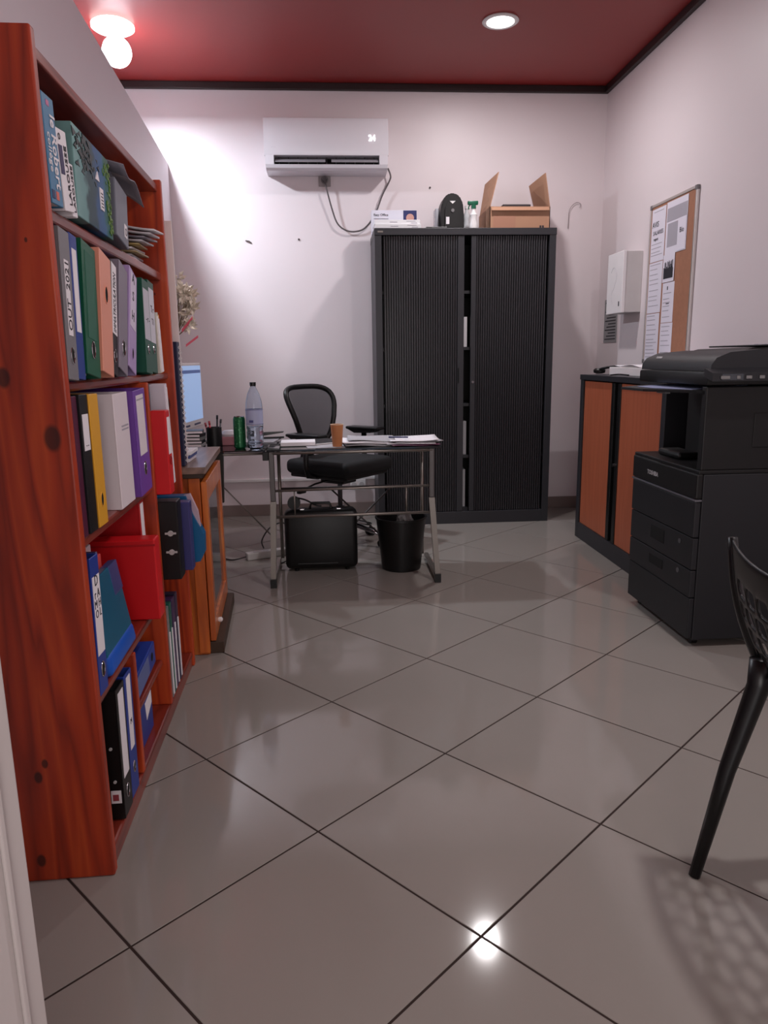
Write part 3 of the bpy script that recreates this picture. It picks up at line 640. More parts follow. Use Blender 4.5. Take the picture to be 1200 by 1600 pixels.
for k, (z, h, x) in enumerate(((1.22, .20, .60), (.842, .0, 0), (.48, .235, .60), (.106, .27, .595))):
    if h:
        o = Box('paper_stack', greyp_m if k else paper_m, None, .318+x, .318+x+.026, 5.03+.07, 5.03+.30, z+.0005, z+h, .002)
        tag(o, ('small white sheaf seen through the gap of the tall cupboard, upper shelf', '', 'grey file seen through the gap of the tall cupboard, lower middle shelf', 'white file seen through the gap of the tall cupboard, bottom shelf')[k], 'papers')
# things on top of it
ZT = CH+.0006
tb = thing('carton', 'upright white and navy printed carton at the left on the tall cupboard', 'box', (.47, 5.28, ZT))
Box('carton_body', P('white_carton', (214, 214, 226), .45), tb, -.155, .155, 0, .06, 0, .155, .002)
Box('navy_panel', P('navy_print2', (38, 46, 96), .45), tb, .062, .153, -.001, 0, .002, .153)
MB().rod((.108, -.001, .105), (.108, -.0018, .105), .027, n=20).build('face_print', P('skin_print', (196, 150, 140), .5), tb)
lettering(tb, 'Easy Office', .022, (-.14, -.0012, .118), (1, 0, 0), (0, 0, 1), ink_m); q = MB(); q.box(-.14, -.04, -.001, 0, .098, .101).box(-.105, -.09, -.001, 0, .045, .062).box(-.035, .045, -.001, 0, .03, .044); q.build('printed_lines', ink_m, tb)
for k in range(2):
    t = thing('flat_box', ('wide flat white box under another at the left on the cupboard', 'upper flat white box at the left on the cupboard')[k], 'box', (.475-.004*k, 5.09+.02*k, ZT+.0285*k))
    Box('box_body', P('flat_box_white', (226, 226, 228), .45), t, -.15, .15, -.04, .14, 0, .028, .002)
    q = MB(); q.box(-.05, .0, -.0408, -.040, .012, .016).box(.06, .12, -.0408, -.04, .018, .021).box(.09, .13, -.0408, -.04, .006, .010); q.build('printed_lines', lightink_m, t)
o = Box('document_tray', black_m, None, .66, .80, 5.06, 5.30, ZT, ZT+.012, .003); tag(o, 'flat black folder lying on the cupboard beside the coffee machine', 'folder')
# black pod coffee machine
cm = thing('coffee_machine', 'rounded black capsule coffee machine on the tall cupboard', 'coffee machine', (.855, 5.20, ZT))
q = MB(); N_ = 16
pr = [(-.078, 0), (-.080, .12), (-.071, .185), (-.050, .228), (-.018, .248), (.018, .248), (.050, .230), (.073, .185), (.080, .11), (.082, 0)]
q.prism([(x, 0, z) for x, z in pr], (0, .16, 0)); bmesh.ops.bevel(q.bm, geom=q.bm.edges[:], offset=.008, segments=2, affect='EDGES'); q.build('body', blackp_m, cm, smooth=True)
q = MB(); q.prism([(-.052, -.012, .03), (-.050, -.012, .15), (-.03, -.012, .19), (.03, -.012, .19), (.05, -.012, .15), (.054, -.012, .03)], (0, .014, 0)); q.build('front_panel', black_m, cm)
Box('base', black_m, cm, -.066, .068, -.05, .10, 0, .014, .004)
MB().rod((0, -.013, .135), (0, -.022, .135), .011, n=16).build('button', P('grey_button', (120, 118, 120), .4), cm)
MB().prism([(-.02, -.0135, .196), (.02, -.0135, .196), (.0, -.0135, .178)], (0, .001, 0)).build('emblem', white_m, cm)
Box('sticker', paper_m, cm, -.044, -.022, -.0135, -.0125, .05, .095); Box('water_tank', P('grey_tank', (150, 150, 158), .15), cm, -.108, -.084, .05, .14, .0, .16, .004)
# spray bottles
for k, (x, y, lb) in enumerate(((.990, 5.15, 'white spray bottle with green trigger head, right of the coffee machine'), (.972, 5.30, 'translucent bottle behind the spray bottle with the green trigger'))):
    t = thing('spray_bottle', lb, 'bottle', (x, y, ZT))
    h = .125 if k == 0 else .15
    MB().lathe([(.026, 0), (.029, .01), (.027, h*.35), (.019, h*.62), (.024, h*.8), (.012, h), (.012, h+.015)], 20).build('body', white_m if k == 0 else P('pale_bottle', (200, 202, 206), .2), t, smooth=True)
    if k == 0:
        gr = P('spray_green', (14, 92, 66), .35)
        q = MB(); q.rod((0, 0, .139), (0, 0, .165), .016, n=16).box(-.040, .030, -.013, .013, .163, .188, .006); q.tube([(-.022, 0, .165), (-.034, 0, .150), (-.032, 0, .135)], .004, 6); q.build('trigger_head', gr, t, smooth=True)
    else:
        MB().rod((0, 0, h+.015), (0, 0, h+.035), .014, n=14).build('cap', white_m, t)
# open cardboard box
cbx = thing('cardboard_box', 'open brown cardboard box with raised flaps on the tall cupboard', 'box', (1.30, 5.13, ZT))
bw, bd, bh, th_ = .205, .36, .150, .005
q = MB(); q.box(-bw, bw, 0, th_, 0, bh).box(-bw, bw, bd-th_, bd, 0, bh).box(-bw, -bw+th_, 0, bd, 0, bh).box(bw-th_, bw, 0, bd, 0, bh).box(-bw, bw, 0, bd, 0, th_); q.build('box_body', card_m, cbx)
fl = MB().prism([(-bw, .004, bh), (-bw, bd-.004, bh), (-bw+.02, bd-.004, bh+.14), (-bw+.058, .010, bh+.225)][:0] or [(-bw, .004, bh-.002), (-bw, bd-.02, bh-.002), (-bw+.035, bd-.02, bh+.21), (-bw+.055, .004, bh+.215)], (.005, 0, 0)); fl.build('flap', card_m, cbx)
fl = MB().prism([(bw, .004, bh-.002), (bw, bd-.02, bh-.002), (bw-.055, bd-.02, bh+.20), (bw-.035, .004, bh+.21)], (-.005, 0, 0)); fl.build('flap', card_m, cbx)
fl = MB().prism([(-bw+.01, 0, bh-.004), (bw-.01, 0, bh-.004), (bw-.01, -.02, bh-.028), (-bw+.01, -.02, bh-.028)], (0, -.003, 0)); fl.build('front_flap', card_m, cbx)
Box('printed_patch', P('cardboard_print', (172, 126, 104), .8), cbx, -.18, -.03, -.0012, -.0002, .012, .09); q = MB(); q.box(.135, .147, -.0012, 0, .015, .03).box(.152, .164, -.0012, 0, .015, .03); q.build('printed_marks', ink_m, cbx)
o = Box('black_tray', P('dark_metal_tray', (52, 46, 48), .4), None, 1.19, 1.38, 5.16, 5.38, 2.0, 2.150, .003); tag(o, 'dark box rising out of the open cardboard box', 'box')

# ------------------------------------------------------------------ low cabinet with cherry doors on the right wall
lc = thing('low_cabinet', 'low charcoal cabinet with two cherry-brown sliding doors on the right', 'cabinet', (1.57, 3.375, 0))
LC = 1.20
Box('top_panel', cupb_m, lc, -.004, .412, -.004, LC+.004, 1.005, 1.036, .002)
Box('side_panel', cupb_m, lc, 0, .41, 0, .045, 0, 1.005, .002); Box('side_panel', cupb_m, lc, 0, .41, LC-.045, LC, 0, 1.005, .002)
Box('plinth', cupb_m, lc, 0, .41, .045, LC-.045, 0, .10, .002); Box('back_panel', cupb_m, lc, .40, .41, .045, LC-.045, .10, 1.005)
Box('inner_shade', dark_m, lc, .03, .04, .05, LC-.05, .10, 1.005)  # dark sheet added for the shade seen between the doors
Box('door', orange_m, lc, .010, .024, .060, .560, .102, .998, .001); Box('door', orange_m, lc, .010, .024, .690, LC-.055, .102, .998, .001)
Box('edge_bar', blackp_m, lc, .004, .026, .560, .602, .102, .998, .002); Box('edge_bar', blackp_m, lc, .004, .026, .648, .690, .102, .998, .002)
MB().rod((.004, .60, .55), (-.006, .60, .55), .009, n=12).build('lock', chrome_m, lc)
hp = thing('headphones', 'black headphones lying at the far end of the low cabinet', 'headphones', (1.70, 4.47, 1.0385))
q = MB(); q.tube([(.060*math.cos(k*math.pi/12), -.09*math.sin(k*math.pi/12), .022+.022*math.sin(k*math.pi/12)) for k in range(13)], .008, 8); q.build('headband', black_m, hp, smooth='all')
for s_ in (-1, 1):
    q = MB(); q.lathe([(.018, 0), (.034, .006), (.036, .022), (.026, .032)], 20, sy=1); q.build('ear_cup', blackp_m, hp, smooth=True, loc=(s_*.052, .0, .003))
o = Box('paper_ream', P('cream_paper', (226, 220, 220), .6), None, 1.66, 1.93, 3.86, 4.34, 1.0365, 1.082, .003); tag(o, 'pale stack of sheets on the low cabinet beside the copier', 'papers')
o = MB().grid(lambda i, j: Vector((1.66+.26*i, 3.90+.36*j, 1.0840+.018*j*j+.010*math.sin(5*j+i))), 6, 10).build('curled_sheet', paper_m, None, smooth='all', solid=.001); tag(o, 'curled white sheet lying on the pale stack of papers', 'sheet')
o = MB().tube(smoothpts([(1.60, 3.90, 1.0445), (1.605, 4.02, 1.046), (1.61, 4.08, 1.045), (1.60, 4.16, 1.040)]), .004, 6).build('short_cable', black_m, None, smooth='all'); tag(o, 'short black cable end at the front edge of the low cabinet', 'cable')

# ------------------------------------------------------------------ on the right wall
wb = thing('wall_box', 'white wall-mounted box in the far right corner', 'wall box', (XR-.0005, 4.87, 1.42))
Box('case', P('box_grey_white', (206, 202, 202), .5), wb, -.105, 0, -.125, .13, 0, .375, .003)
Box('lid', P('box_white', (236, 232, 234), .45), wb, -.128, -.105, -.128, .133, -.003, .378, .004)
MB().tube(smoothpts([(-.128, .07, .26), (-.128, .02, .29), (-.128, -.03, .24), (-.128, .0, .17), (-.128, .05, .12), (-.128, .03, .06)]), .0012, 5).build('pencil_mark', P('faint_pencil', (196, 190, 198), .7), wb); MB().box(-.1286, -.128, -.09, -.075, .04, .07).build('mark', ink_m, wb)
pt = thing('notice_sheet', 'grey printed sheet taped in the corner below the white wall box', 'notice', (XR-.001, 5.245, 1.24))
Box('sheet', P('grey_notice', (146, 146, 148), .6), pt, -.002, 0, -.12, .12, 0, .30)
q = MB()
for k in range(13): q.box(-.0026, -.002, -.10, .10-.03*(k % 3), .02+.021*k, .028+.021*k)
q.build('printed_lines', ink_m, pt)
nb = thing('noticeboard', 'cork noticeboard in aluminium frame covered with printed papers', 'noticeboard', (XR-.001, 4.05, 1.10))
BH, BWd = .935, .585
al = P('brushed_aluminium', (196, 190, 188), .35, .6)
Box('cork', P('cork', (160, 112, 88), .85, noise=.15, scale=40), nb, -.012, 0, .01, BWd-.01, .01, BH-.01)
Box('frame_bar', al, nb, -.016, 0, 0, .016, 0, BH, .002); Box('frame_bar', al, nb, -.016, 0, BWd-.016, BWd, 0, BH, .002)
Box('frame_bar', al, nb, -.016, 0, .016, BWd-.016, 0, .016, .002); Box('frame_bar', al, nb, -.016, 0, .016, BWd-.016, BH-.016, BH, .002)
for yy in (0, BWd-.024):
    for zz in (0, BH-.024): Box('corner_cap', P('grey_corner', (110, 106, 108), .5), nb, -.018, 0, yy-.001, yy+.025, zz-.001, zz+.025, .003)
def notice(lb, y0, y1, z0, z1, blocks, n=.0125, rgb=(226, 222, 234), texts=()):
    t = thing('notice_sheet', lb, 'notice', (XR-.001, 4.05, 1.10), group=None)
    Box('sheet', P('sheet_%d_%d_%d' % rgb, rgb, .6, noise=.02), t, -n-.001, -n, y0, y1, z0, z1)
    dk, lt = MB(), MB(); nd = nl = 0
    for (a_, b_, c_, d_, dark) in blocks:
        (dk if dark else lt).box(-n-.0016, -n-.001, a_, b_, c_, d_)
        if dark: nd += 1
        else: nl += 1
    if nd: dk.build('printed_lines', ink_m, t)
    if nl: lt.build('printed_lines', lightink_m, t)
    for (s, sz, y, z) in texts: lettering(t, s, sz, (-n-.0018, y, z), (0, -1, 0), (0, 0, 1), ink_m)
    return t
rnd = random.Random(3)
def lines(y0, y1, z0, z1, st, dark=0, th=.004):
    out = []; z = z1
    while z > z0:
        out.append((y0+rnd.random()*(y1-y0)*.35, y1, z, z+th, dark)); z -= st*(1+rnd.random()*.8)
    return out
notice('upper sheet with a bold heading in the left column of the noticeboard', .37, .556, .60, .905, [(.40, .53, .885, .889, 0)]+lines(.39, .545, .61, .70, .016), texts=[('AVIS', .045, .545, .80), ('SALARIES', .034, .53, .755), ('repos', .028, .52, .722)])
notice('middle sheet of small print in the left column of the noticeboard', .375, .56, .30, .596, lines(.39, .545, .32, .58, .022))
notice('lowest sheet of small print in the left column of the noticeboard', .38, .562, .015, .296, lines(.395, .55, .03, .28, .017))
notice('wide sheet with a dark header and a picture at the top of the noticeboard', .095, .355, .62, .91, [(.100, .345, .80, .875, 0), (.205, .33, .66, .79, 0)], n=.0140)
nbp = notice('small white card with a blue logo pinned at the upper right of the noticeboard', .10, .20, .625, .80, [], n=.0160, texts=[('Bio', .04, .175, .72)])
notice('sheet with a black and white skyline picture in the middle of the noticeboard', .215, .36, .465, .62, [], n=.0155)
q = MB()
for k in range(24):
    y = .228+.005*k; h_ = .03+.05*abs(math.sin(k*1.7))*rnd.random()+.02; q.box(-.0178, -.0166, y, y+.0045, .485, .49+h_)
o = q.build('skyline_print', ink_m, nbp)
notice('upper narrow printed sheet in the second column of the noticeboard', .205, .355, .235, .462, lines(.225, .34, .25, .40, .020)+[(.285, .295, .42, .44, 1), (.26, .30, .34, .345, 1)])
notice('lower narrow printed sheet in the second column of the noticeboard', .20, .357, .015, .232, lines(.22, .34, .03, .21, .024))

# ------------------------------------------------------------------ photocopier
cp = thing('photocopier', 'large black office photocopier by the right wall', 'photocopier', (1.39, 2.67, 0))
Wc, Dc = .60, .57           # width along Y, depth along X
Box('paper_cabinet', cop_m, cp, 0.02, Dc, 0, Wc, .032, .70, .004)
Box('lower_cover', cop_m, cp, 0, .02, .004, Wc-.004, .038, .205, .003)
for k, (a_, b_) in enumerate(((.209, .318), (.322, .448))):
    d_ = Box('drawer', cop_m, cp, -.002, .02, .004, Wc-.004, a_, b_, .003)
    Box('handle_recess_shade', dark_m, d_, -.0035, -.0015, .25, .38, a_+.045, b_-.025)  # flat dark patch imitating the shade of a handle recess
    MB().rod((-.002, .11, (a_+b_)/2+.03), (-.005, .11, (a_+b_)/2+.03), .010, n=16).build('size_dial', P('dial_grey', (84, 84, 88), .3), d_)
Box('bypass_cover', cop_m, cp, -.004, .02, .004, Wc-.004, .452, .592, .004)
Box('trim_strip', P('grey_strip', (92, 92, 98), .35), cp, -.008, .02, .0, Wc, .594, .602, .002)
fc = Box('front_cover', cop2_m, cp, -.006, .02, .0, Wc, .604, .702, .006)
lettering(fc, 'TOSHIBA', .026, (-.0068, .44, .640), (0, -1, 0), (0, 0, 1), P('logo_silver', (190, 188, 190), .4), bold=.0004)
Box('output_floor', cop2_m, cp, .0, Dc, 0, Wc, .70, .716, .004)
Box('paper_guide', cop2_m, cp, .06, .16, .30, .50, .716, .745, .012)
Box('engine_body', cop2_m, cp, .23, Dc, .02, Wc-.01, .716, 1.03, .004)
Box('near_side_cover', cop2_m, cp, .006, Dc, 0, .035, .716, 1.03, .004)
Box('side_hatch', cop2_m, cp, .20, .36, -.002, .0, .80, .93, .002)
q = MB()
for k in range(3): q.rod((.36+.07*k, -.0005, .985+.006*k), (.36+.07*k, -.003, .985+.006*k), .005, n=8)
q.build('screw', P('dark_screw', (60, 58, 58), .4), cp)
Box('scanner_base', cop2_m, cp, .0, Dc+.02, -.012, Wc, 1.035, 1.085, .008, smooth=True)
q = yz([], 0, 0) if False else MB().prism([(.010, -.01, 1.087), (.012, -.01, 1.110), (.03, -.01, 1.135), (.08, -.01, 1.155), (.20, -.01, 1.165), (Dc, -.01, 1.165), (Dc, -.01, 1.087)], (0, Wc+.01, 0))
q.build('document_lid', cop_m, cp, smooth=True)
Box('lid_logo', P('logo_silver', (190, 188, 190), .4), cp, .066, .068, .30, .36, 1.148, 1.160) if False else lettering(cp, 'TOSHIBA', .014, (.027, .50, 1.134), (0, -1, 0), (.5, 0, .6), MATS['logo_silver'], bold=.0006)
q = MB(); q.prism([(.16, .05, 1.160), (.20, .05, 1.170), (.45, .05, 1.176), (.57, .05, 1.175), (.57, .05, 1.160)], (0, .42, 0)); q.build('document_feeder', cop2_m, cp)
Box('feeder_tray', cop_m, cp, .24, .52, .06, .46, 1.176, 1.182, .003)
q = MB(); q.prism([(-.015, -.075, 1.052), (-.015, -.012, 1.068), (.30, -.012, 1.068), (.30, -.075, 1.052)], (0, 0, .030)); q.build('control_panel', cop_m, cp)
Box('screen', P('panel_screen', (60, 64, 70), .15), cp, .02, .10, -.0765, -.075, 1.056, 1.078) 
q = MB()
for x, w_ in ((.015, .035), (.075, .014), (.11, .022), (.16, .02)): q.box(x, x+w_, -.078, -.0765, 1.060, 1.072, .002)
q.build('button', P('key_grey', (120, 118, 118), .4), cp)
q = MB()
for k in range(4): q.box(.25+.035*k, .27+.035*k, .10+.0*k, .13, 1.182, 1.185)
q.build('indicator', P('indicator_white', (190, 186, 196), .3), cp)
tr = thing('output_tray', None, None); tr.parent = cp; tr['label'] = 'tray sticking out with a blue-white sheet'
q = MB(); q.prism([(-.125, .26, 1.005), (.0, .02, 1.005), (.26, .02, 1.018), (.26, .56, 1.018), (.0, .58, 1.008), (-.12, .50, 1.004)], (0, 0, .010)); q.build('tray_plate', cop2_m, tr)
MB().prism([(-.075, .29, 1.0155), (.0, .10, 1.0155), (.24, .12, 1.0285), (.24, .50, 1.0285), (-.06, .47, 1.0155)], (0, 0, .002)).build('sheet', P('blue_white_sheet', (150, 156, 190), .5), tr)
Box('stop_tab', P('tab_grey', (130, 128, 130), .4), tr, -.05, -.03, .22, .30, .996, 1.003)
for x in (.05, Dc-.05):
    for y in (.05, Wc-.05):
        c = thing('caster', None, None); c.parent = cp; c.location = (x, y, 0)
        MB().rod((-.012, 0, .017), (.012, 0, .017), .0165, n=16).build('wheel', blackp_m, c, smooth=True)
        Box('fork', black_m, c, -.016, .016, -.016, .016, .022, .034, .002)

# ------------------------------------------------------------------ desk
dk = thing('glass_desk', 'smoked glass corner desk on silver steel frame', 'desk', (0, 0, 0))
YD = 3.675
def rect(p0, p1, r, name, parent=None, mat=None, n=8): return MB().rod(p0, p1, r, n=n).build(name, mat or steel_m, parent or dk, smooth=True)
MB().prism([(-.325, YD, .704), (.552, YD, .704), (.56, YD+.03, .704), (.56, 4.18, .704), (-.325, 4.18, .704)], (0, 0, .008)).build('glass_top', glass_m, dk)
MB().prism([(-.83, YD, .704), (-.331, YD, .704), (-.331, 4.18, .704), (-.83, 4.18, .704)], (0, 0, .008)).build('glass_top', glass_m, dk)
def leg_frame(x, xf):
    q = MB(); q.box(-.013, .013, -.011, .011, .45, .703, .003, 1, Matrix.Translation((x, YD+.012, 0))); q.build('upper_leg', P('leg_dark_steel', (96, 92, 92), .35, .6), dk)
    q = MB(); q.prism([(x-.015, YD-.002, .45), (x+.015, YD-.002, .45), (x+.013+xf, YD-.008, .04), (x-.013+xf, YD-.008, .04)], (0, .024, 0)); q.build('leg', steel_m, dk)
    q = MB(); q.prism([(x-.016+xf, YD-.02, .0), (x+.016+xf, YD-.02, 0), (x+.016+xf, YD+.02, .0), (x-.016+xf, YD+.02, 0)], (0, 0, .045)); q.build('foot_cap', black_m, dk)
    q = MB(); q.box(x-.012+xf, x+.012+xf, YD+.02, 4.14, .012, .036, .004); q.build('foot_bar', steel_m, dk)
    q = MB(); q.rod((x+.004, 4.12, .036), (x+.004, 4.12, .703), .010, n=8); q.build('rear_leg', steel_m, dk, smooth=True)
    q = MB(); q.rod((x, YD+.03, .69), (x, 4.12, .69), .009, n=8); q.build('side_rail', steel_m, dk, smooth=True)
leg_frame(-.302, -.016); leg_frame(.505, .03)
rect((-.30, YD+.008, .694), (.51, YD+.008, .694), .008, 'top_rail')
rect((-.29, YD+.01, .503), (.50, YD+.01, .512), .0065, 'cross_bar')
rect((-.29, YD+.01, .368), (.51, YD+.01, .372), .0075, 'cross_bar')
rect((-.195, YD+.012, .37), (-.195, YD+.012, .503), .0035, 'upright_rod'); rect((.375, YD+.012, .372), (.375, YD+.012, .508), .005, 'upright_rod')
bd_ = P('brace_dark_steel', (74, 70, 70), .4, .6); rect((-.02, 4.12, .44), (.38, 4.12, .04), .005, 'brace', mat=bd_); rect((-.07, 4.12, .04), (.34, 4.12, .44), .005, 'brace', mat=bd_); rect((-.295, 4.12, .44), (.505, 4.12, .44), .006, 'rear_bar', mat=bd_)
rect((-.79, 4.12, .66), (-.33, 4.12, .14), .004, 'brace'); rect((-.80, YD+.02, .69), (-.33, YD+.02, .694), .007, 'top_rail')
MB().prism([(-.575, YD+.01, .45), (-.55, YD+.01, .45), (-.540, YD+.01, .70), (-.585, YD+.01, .70)], (0, .03, 0)).build('bracket', P('dark_bracket', (34, 36, 32), .5), dk)
rect((-.63, YD+.025, .0), (-.63, YD+.025, .70), .012, 'leg'); rect((-.80, 4.12, .0), (-.80, 4.12, .703), .012, 'rear_leg'); rect((-.80, YD+.03, 0), (-.80, YD+.03, .703), .012, 'rear_leg')
MB().box(-.345, -.315, YD-.004, YD+.03, .66, .703, .003).build('clamp', black_m, dk)

ZD = .7125
# monitor
mo = thing('monitor', 'white all-in-one screen showing a pale blue page on the corner desk', 'monitor', (-.745, 4.04, ZD), (0, 0, math.radians(-6)))
wm = P('monitor_white', (206, 198, 198), .35)
Box('bezel', wm, mo, -.022, .006, -.21, .21, .085, .43, .006)
Box('screen', P('screen_glow', (150, 176, 214), .3, emis=((138, 170, 214), .55)), mo, .0062, .0072, -.195, .195, .125, .415)
q = MB(); q.box(.0074, .0078, -.19, .19, .375, .392); q.build('menu_bar', P('screen_bar', (60, 84, 140), .4, emis=((70, 96, 150), .3)), mo)
q = MB(); q.box(.0063, .0068, -.17, -.06, .098, .108).box(.0063, .0068, .02, .14, .098, .108); q.build('chin_print', P('chin_navy', (34, 40, 84), .4), mo)
q = MB(); q.box(-.06, -.03, -.04, .04, .012, .22, .003); q.build('stand', P('stand_grey', (70, 68, 70), .4), mo); Box('base', P('stand_grey', (70, 68, 70), .4), mo, -.09, .05, -.10, .10, 0, .012, .004)
# books between the monitor and the pen cup
hb = [(30, 30, 34), (150, 148, 150), (34, 36, 40), (110, 112, 112), (28, 28, 32), (64, 66, 68)]
for k in range(6):
    t = thing('book', ('black', 'pale grey', 'dark slate', 'mid grey', 'jet black', 'dark grey')[k]+' book lying in the pile in front of the monitor, number '+('one from the bottom', 'two', 'three', 'four', 'five', 'six at the top')[k], 'book', (-.715, 3.775, ZD+.0165*k), (0, 0, random.uniform(-.12, .12)), 'books piled in front of the monitor')
    Box('cover', bcol(hb[k]), t, -.07, .07, -.055, .055, 0, .0155, .001); Box('pages', paper_m, t, -.068, .068, -.0556, .053, .003, .0125)
BL = ['lowest black', 'pale grey second from below in the', 'dark slate third from below in the', 'mid grey', 'jet black second from the top in the', 'dark grey topmost']
for o, s in zip([o for o in COL.objects if o.get('group') == 'books piled in front of the monitor'], ('lowest black book in the pile in front of the monitor', 'pale grey book, second lowest in the pile before the monitor', 'dark slate book, third lowest in the pile before the monitor', 'mid grey book, third from the top of the pile before the monitor', 'jet black book, second from the top of the pile before the monitor', 'dark grey book topmost in the pile before the monitor')): o['label'] = s
# pen cup
pc = thing('pen_cup', 'black mesh pen cup on the corner desk', 'pen cup', (-.610, 3.90, ZD))
MB().lathe([(.038, 0), (.040, .002), (.040, .10), (.037, .10), (.037, .006), (.002, .006)], 24).build('cup', blackp_m, pc, smooth=True)
for k, (rgb, dx, dy, h, lb) in enumerate((((214, 70, 84), -.012, .0, .125, 'pink-red pen standing in the black pen cup, left one'), ((206, 84, 96), -.024, .012, .118, 'salmon pen standing in the black pen cup, leftmost'), ((30, 30, 34), .010, .012, .155, 'tall black marker standing in the black pen cup'), ((90, 90, 96), .020, -.006, .135, 'grey scissors-like pen leaning in the black pen cup'))):
    t = thing('pen', lb, 'pen', (-.610+dx, 3.90+dy, ZD+.0075), (dy*6, dx*7, 0), 'pens in the cup')
    MB().rod((0, 0, 0), (0, 0, h-.02), .0045, n=8).build('barrel', bcol(rgb), t, smooth=True); MB().rod((0, 0, h-.02), (0, 0, h), .0055, n=8).build('cap', bcol(tuple(int(v*.8) for v in rgb)), t, smooth=True)
t = thing('tissue_packet', 'pink and white paper packet on the corner desk behind the green can', 'packet', (-.535, 3.97, ZD), (0, 0, .1))
Box('lower_half', P('pink_card', (198, 132, 142), .5), t, -.06, .06, -.05, .05, 0, .045, .004); MB().lathe([(.04, 0), (.045, .012), (.03, .03), (.005, .032)], 16, sx=1.2).build('upper_fold', paper_m, t, smooth=True, loc=(0, 0, .0452))
# green can
t = thing('drink_can', 'tall green drink can on the corner desk', 'can', (-.463, 3.775, ZD))
gm = bpy.data.materials.new('green_can'); gm.use_nodes = True; nt = gm.node_tree; b_ = nt.nodes['Principled BSDF']; vt = nt.nodes.new('ShaderNodeTexVoronoi'); vt.inputs['Scale'].default_value = 70
tcn = nt.nodes.new('ShaderNodeTexCoord'); nt.links.new(tcn.outputs['Object'], vt.inputs['Vector']); crr = nt.nodes.new('ShaderNodeValToRGB'); crr.color_ramp.elements[0].color = lin((90, 160, 110)); crr.color_ramp.elements[0].position = .1; crr.color_ramp.elements[1].color = lin((8, 92, 50)); crr.color_ramp.elements[1].position = .3
nt.links.new(vt.outputs['Distance'], crr.inputs[0]); nt.links.new(crr.outputs[0], b_.inputs['Base Color']); b_.inputs['Metallic'].default_value = .3; b_.inputs['Roughness'].default_value = .3
MB().lathe([(.024, 0), (.030, .008), (.030, .150), (.026, .160)], 28).build('can_body', gm, t, smooth=True); MB().lathe([(.026, .1605), (.027, .163), (.024, .163), (.023, .161), (.003, .161)], 28).build('can_lid', chrome_m, t, smooth=True)
# bottle
t = thing('water_bottle', 'large clear plastic water bottle, part full, with a pale label', 'bottle', (-.382, 3.745, ZD))
pr = [(.030, 0), (.040, .008), (.041, .03), (.038, .045), (.042, .055), (.042, .085), (.039, .095), (.042, .105), (.042, .21), (.040, .235), (.030, .275), (.018, .30), (.0135, .308), (.0135, .316)]
q = MB(); q.lathe(pr+[(.0125, .316), (.0125, .308), (.017, .299), (.029, .274), (.039, .234), (.041, .21), (.041, .105), (.038, .095), (.041, .085), (.041, .055), (.037, .045), (.040, .03), (.039, .009), (.003, .002)], 28); q.build('bottle_body', clear_m, t, smooth='all')
MB().lathe([(.004, .004), (.0375, .010), (.0385, .03), (.0355, .045), (.0395, .055), (.0395, .085), (.0365, .095), (.0395, .105), (.0395, .115), (.002, .115)], 28).build('water', water_m, t, smooth='all')
q = MB(); n = 40
bot = []; 
for z in (.125, .20): bot.append([q.bm.verts.new((.0428*math.cos(k*2*math.pi/n), .0428*math.sin(k*2*math.pi/n), z)) for k in range(n)])
for k in range(n): q.bm.faces.new((bot[0][k], bot[0][(k+1) % n], bot[1][(k+1) % n], bot[1][k]))
lbm = q.build('label_band', P('bottle_label', (176, 182, 214), .4), t, smooth='all')
q = MB()
for z, h_ in ((.126, .004), (.196, .004)):
    q.tube([(.0432*math.cos(k*2*math.pi/n), .0432*math.sin(k*2*math.pi/n), z) for k in range(n)], .0012, 4, True)
q.box(-.022, -.002, -.0448, -.0425, .135, .147); q.build('label_print', P('label_navy', (60, 62, 120), .4), lbm)
MB().rod((0, 0, .3155), (0, 0, .332), .0155, n=20).build('cap', black_m, t)
# dark magazines and stapler behind the bottle
for k, (x, y, rz, rgb) in enumerate(((-.40, 4.03, .1, (120, 118, 124)), (-.39, 4.04, -.12, (160, 158, 164)))):
    o = Box('magazine', P('mag_%d' % k, rgb, .35), None, -.10, .10, -.12, .12, 0, .007, .001, loc=(x, y, ZD+.008*k), rot=(0, 0, rz)); tag(o, ('grey magazine at the bottom behind the water bottle', 'paler magazine on top behind the water bottle')[k], 'magazine')
t = thing('stapler', 'black stapler lying behind the water bottle', 'stapler', (-.33, 4.09, ZD+.0165), (0, 0, .1))
Box('base', black_m, t, -.07, .07, -.016, .016, 0, .008, .003); q = MB(); q.prism([(-.07, -.014, .012), (.065, -.014, .03), (.07, -.014, .036), (-.066, -.014, .034)], (0, .028, 0)); q.build('arm', black_m, t)
Box('hinge', steel_m, t, -.066, -.05, -.015, .015, .008, .014)
# notebook, pen, cup, papers
t = thing('notepad', 'white block notepad lying on the glass desk left of the paper cup', 'notepad', (-.175, 3.87, ZD), (0, 0, .03))
Box('cover', blackp_m, t, -.09, .09, -.07, .07, 0, .003); Box('pages', paper_m, t, -.088, .09, -.070, .07, .003, .022, .001); MB().rod((-.093, -.07, .012), (-.093, .07, .012), .005, n=8).build('binding', black_m, t)
o = MB().rod((-.08, 3.83, ZD+.0245), (.03, 3.90, ZD+.0245), .0035, n=8).build('pen', white_m, None, smooth=True); o.location.z += -.0195; tag(o, 'white pen lying between the notepad and the paper cup', 'pen')
o = Box('loose_sheet', greyp_m, None, -.11, .08, -.09, .09, 0, .0012, loc=(-.02, 3.80, ZD+.0002), rot=(0, 0, .1))
tag(o, 'plain grey sheet lying under the paper cup on the glass desk', 'sheet'); o.hide_render = False
t = thing('paper_cup', 'brown paper coffee cup near the front edge of the glass desk', 'cup', (.030, 3.755, ZD+.0018))
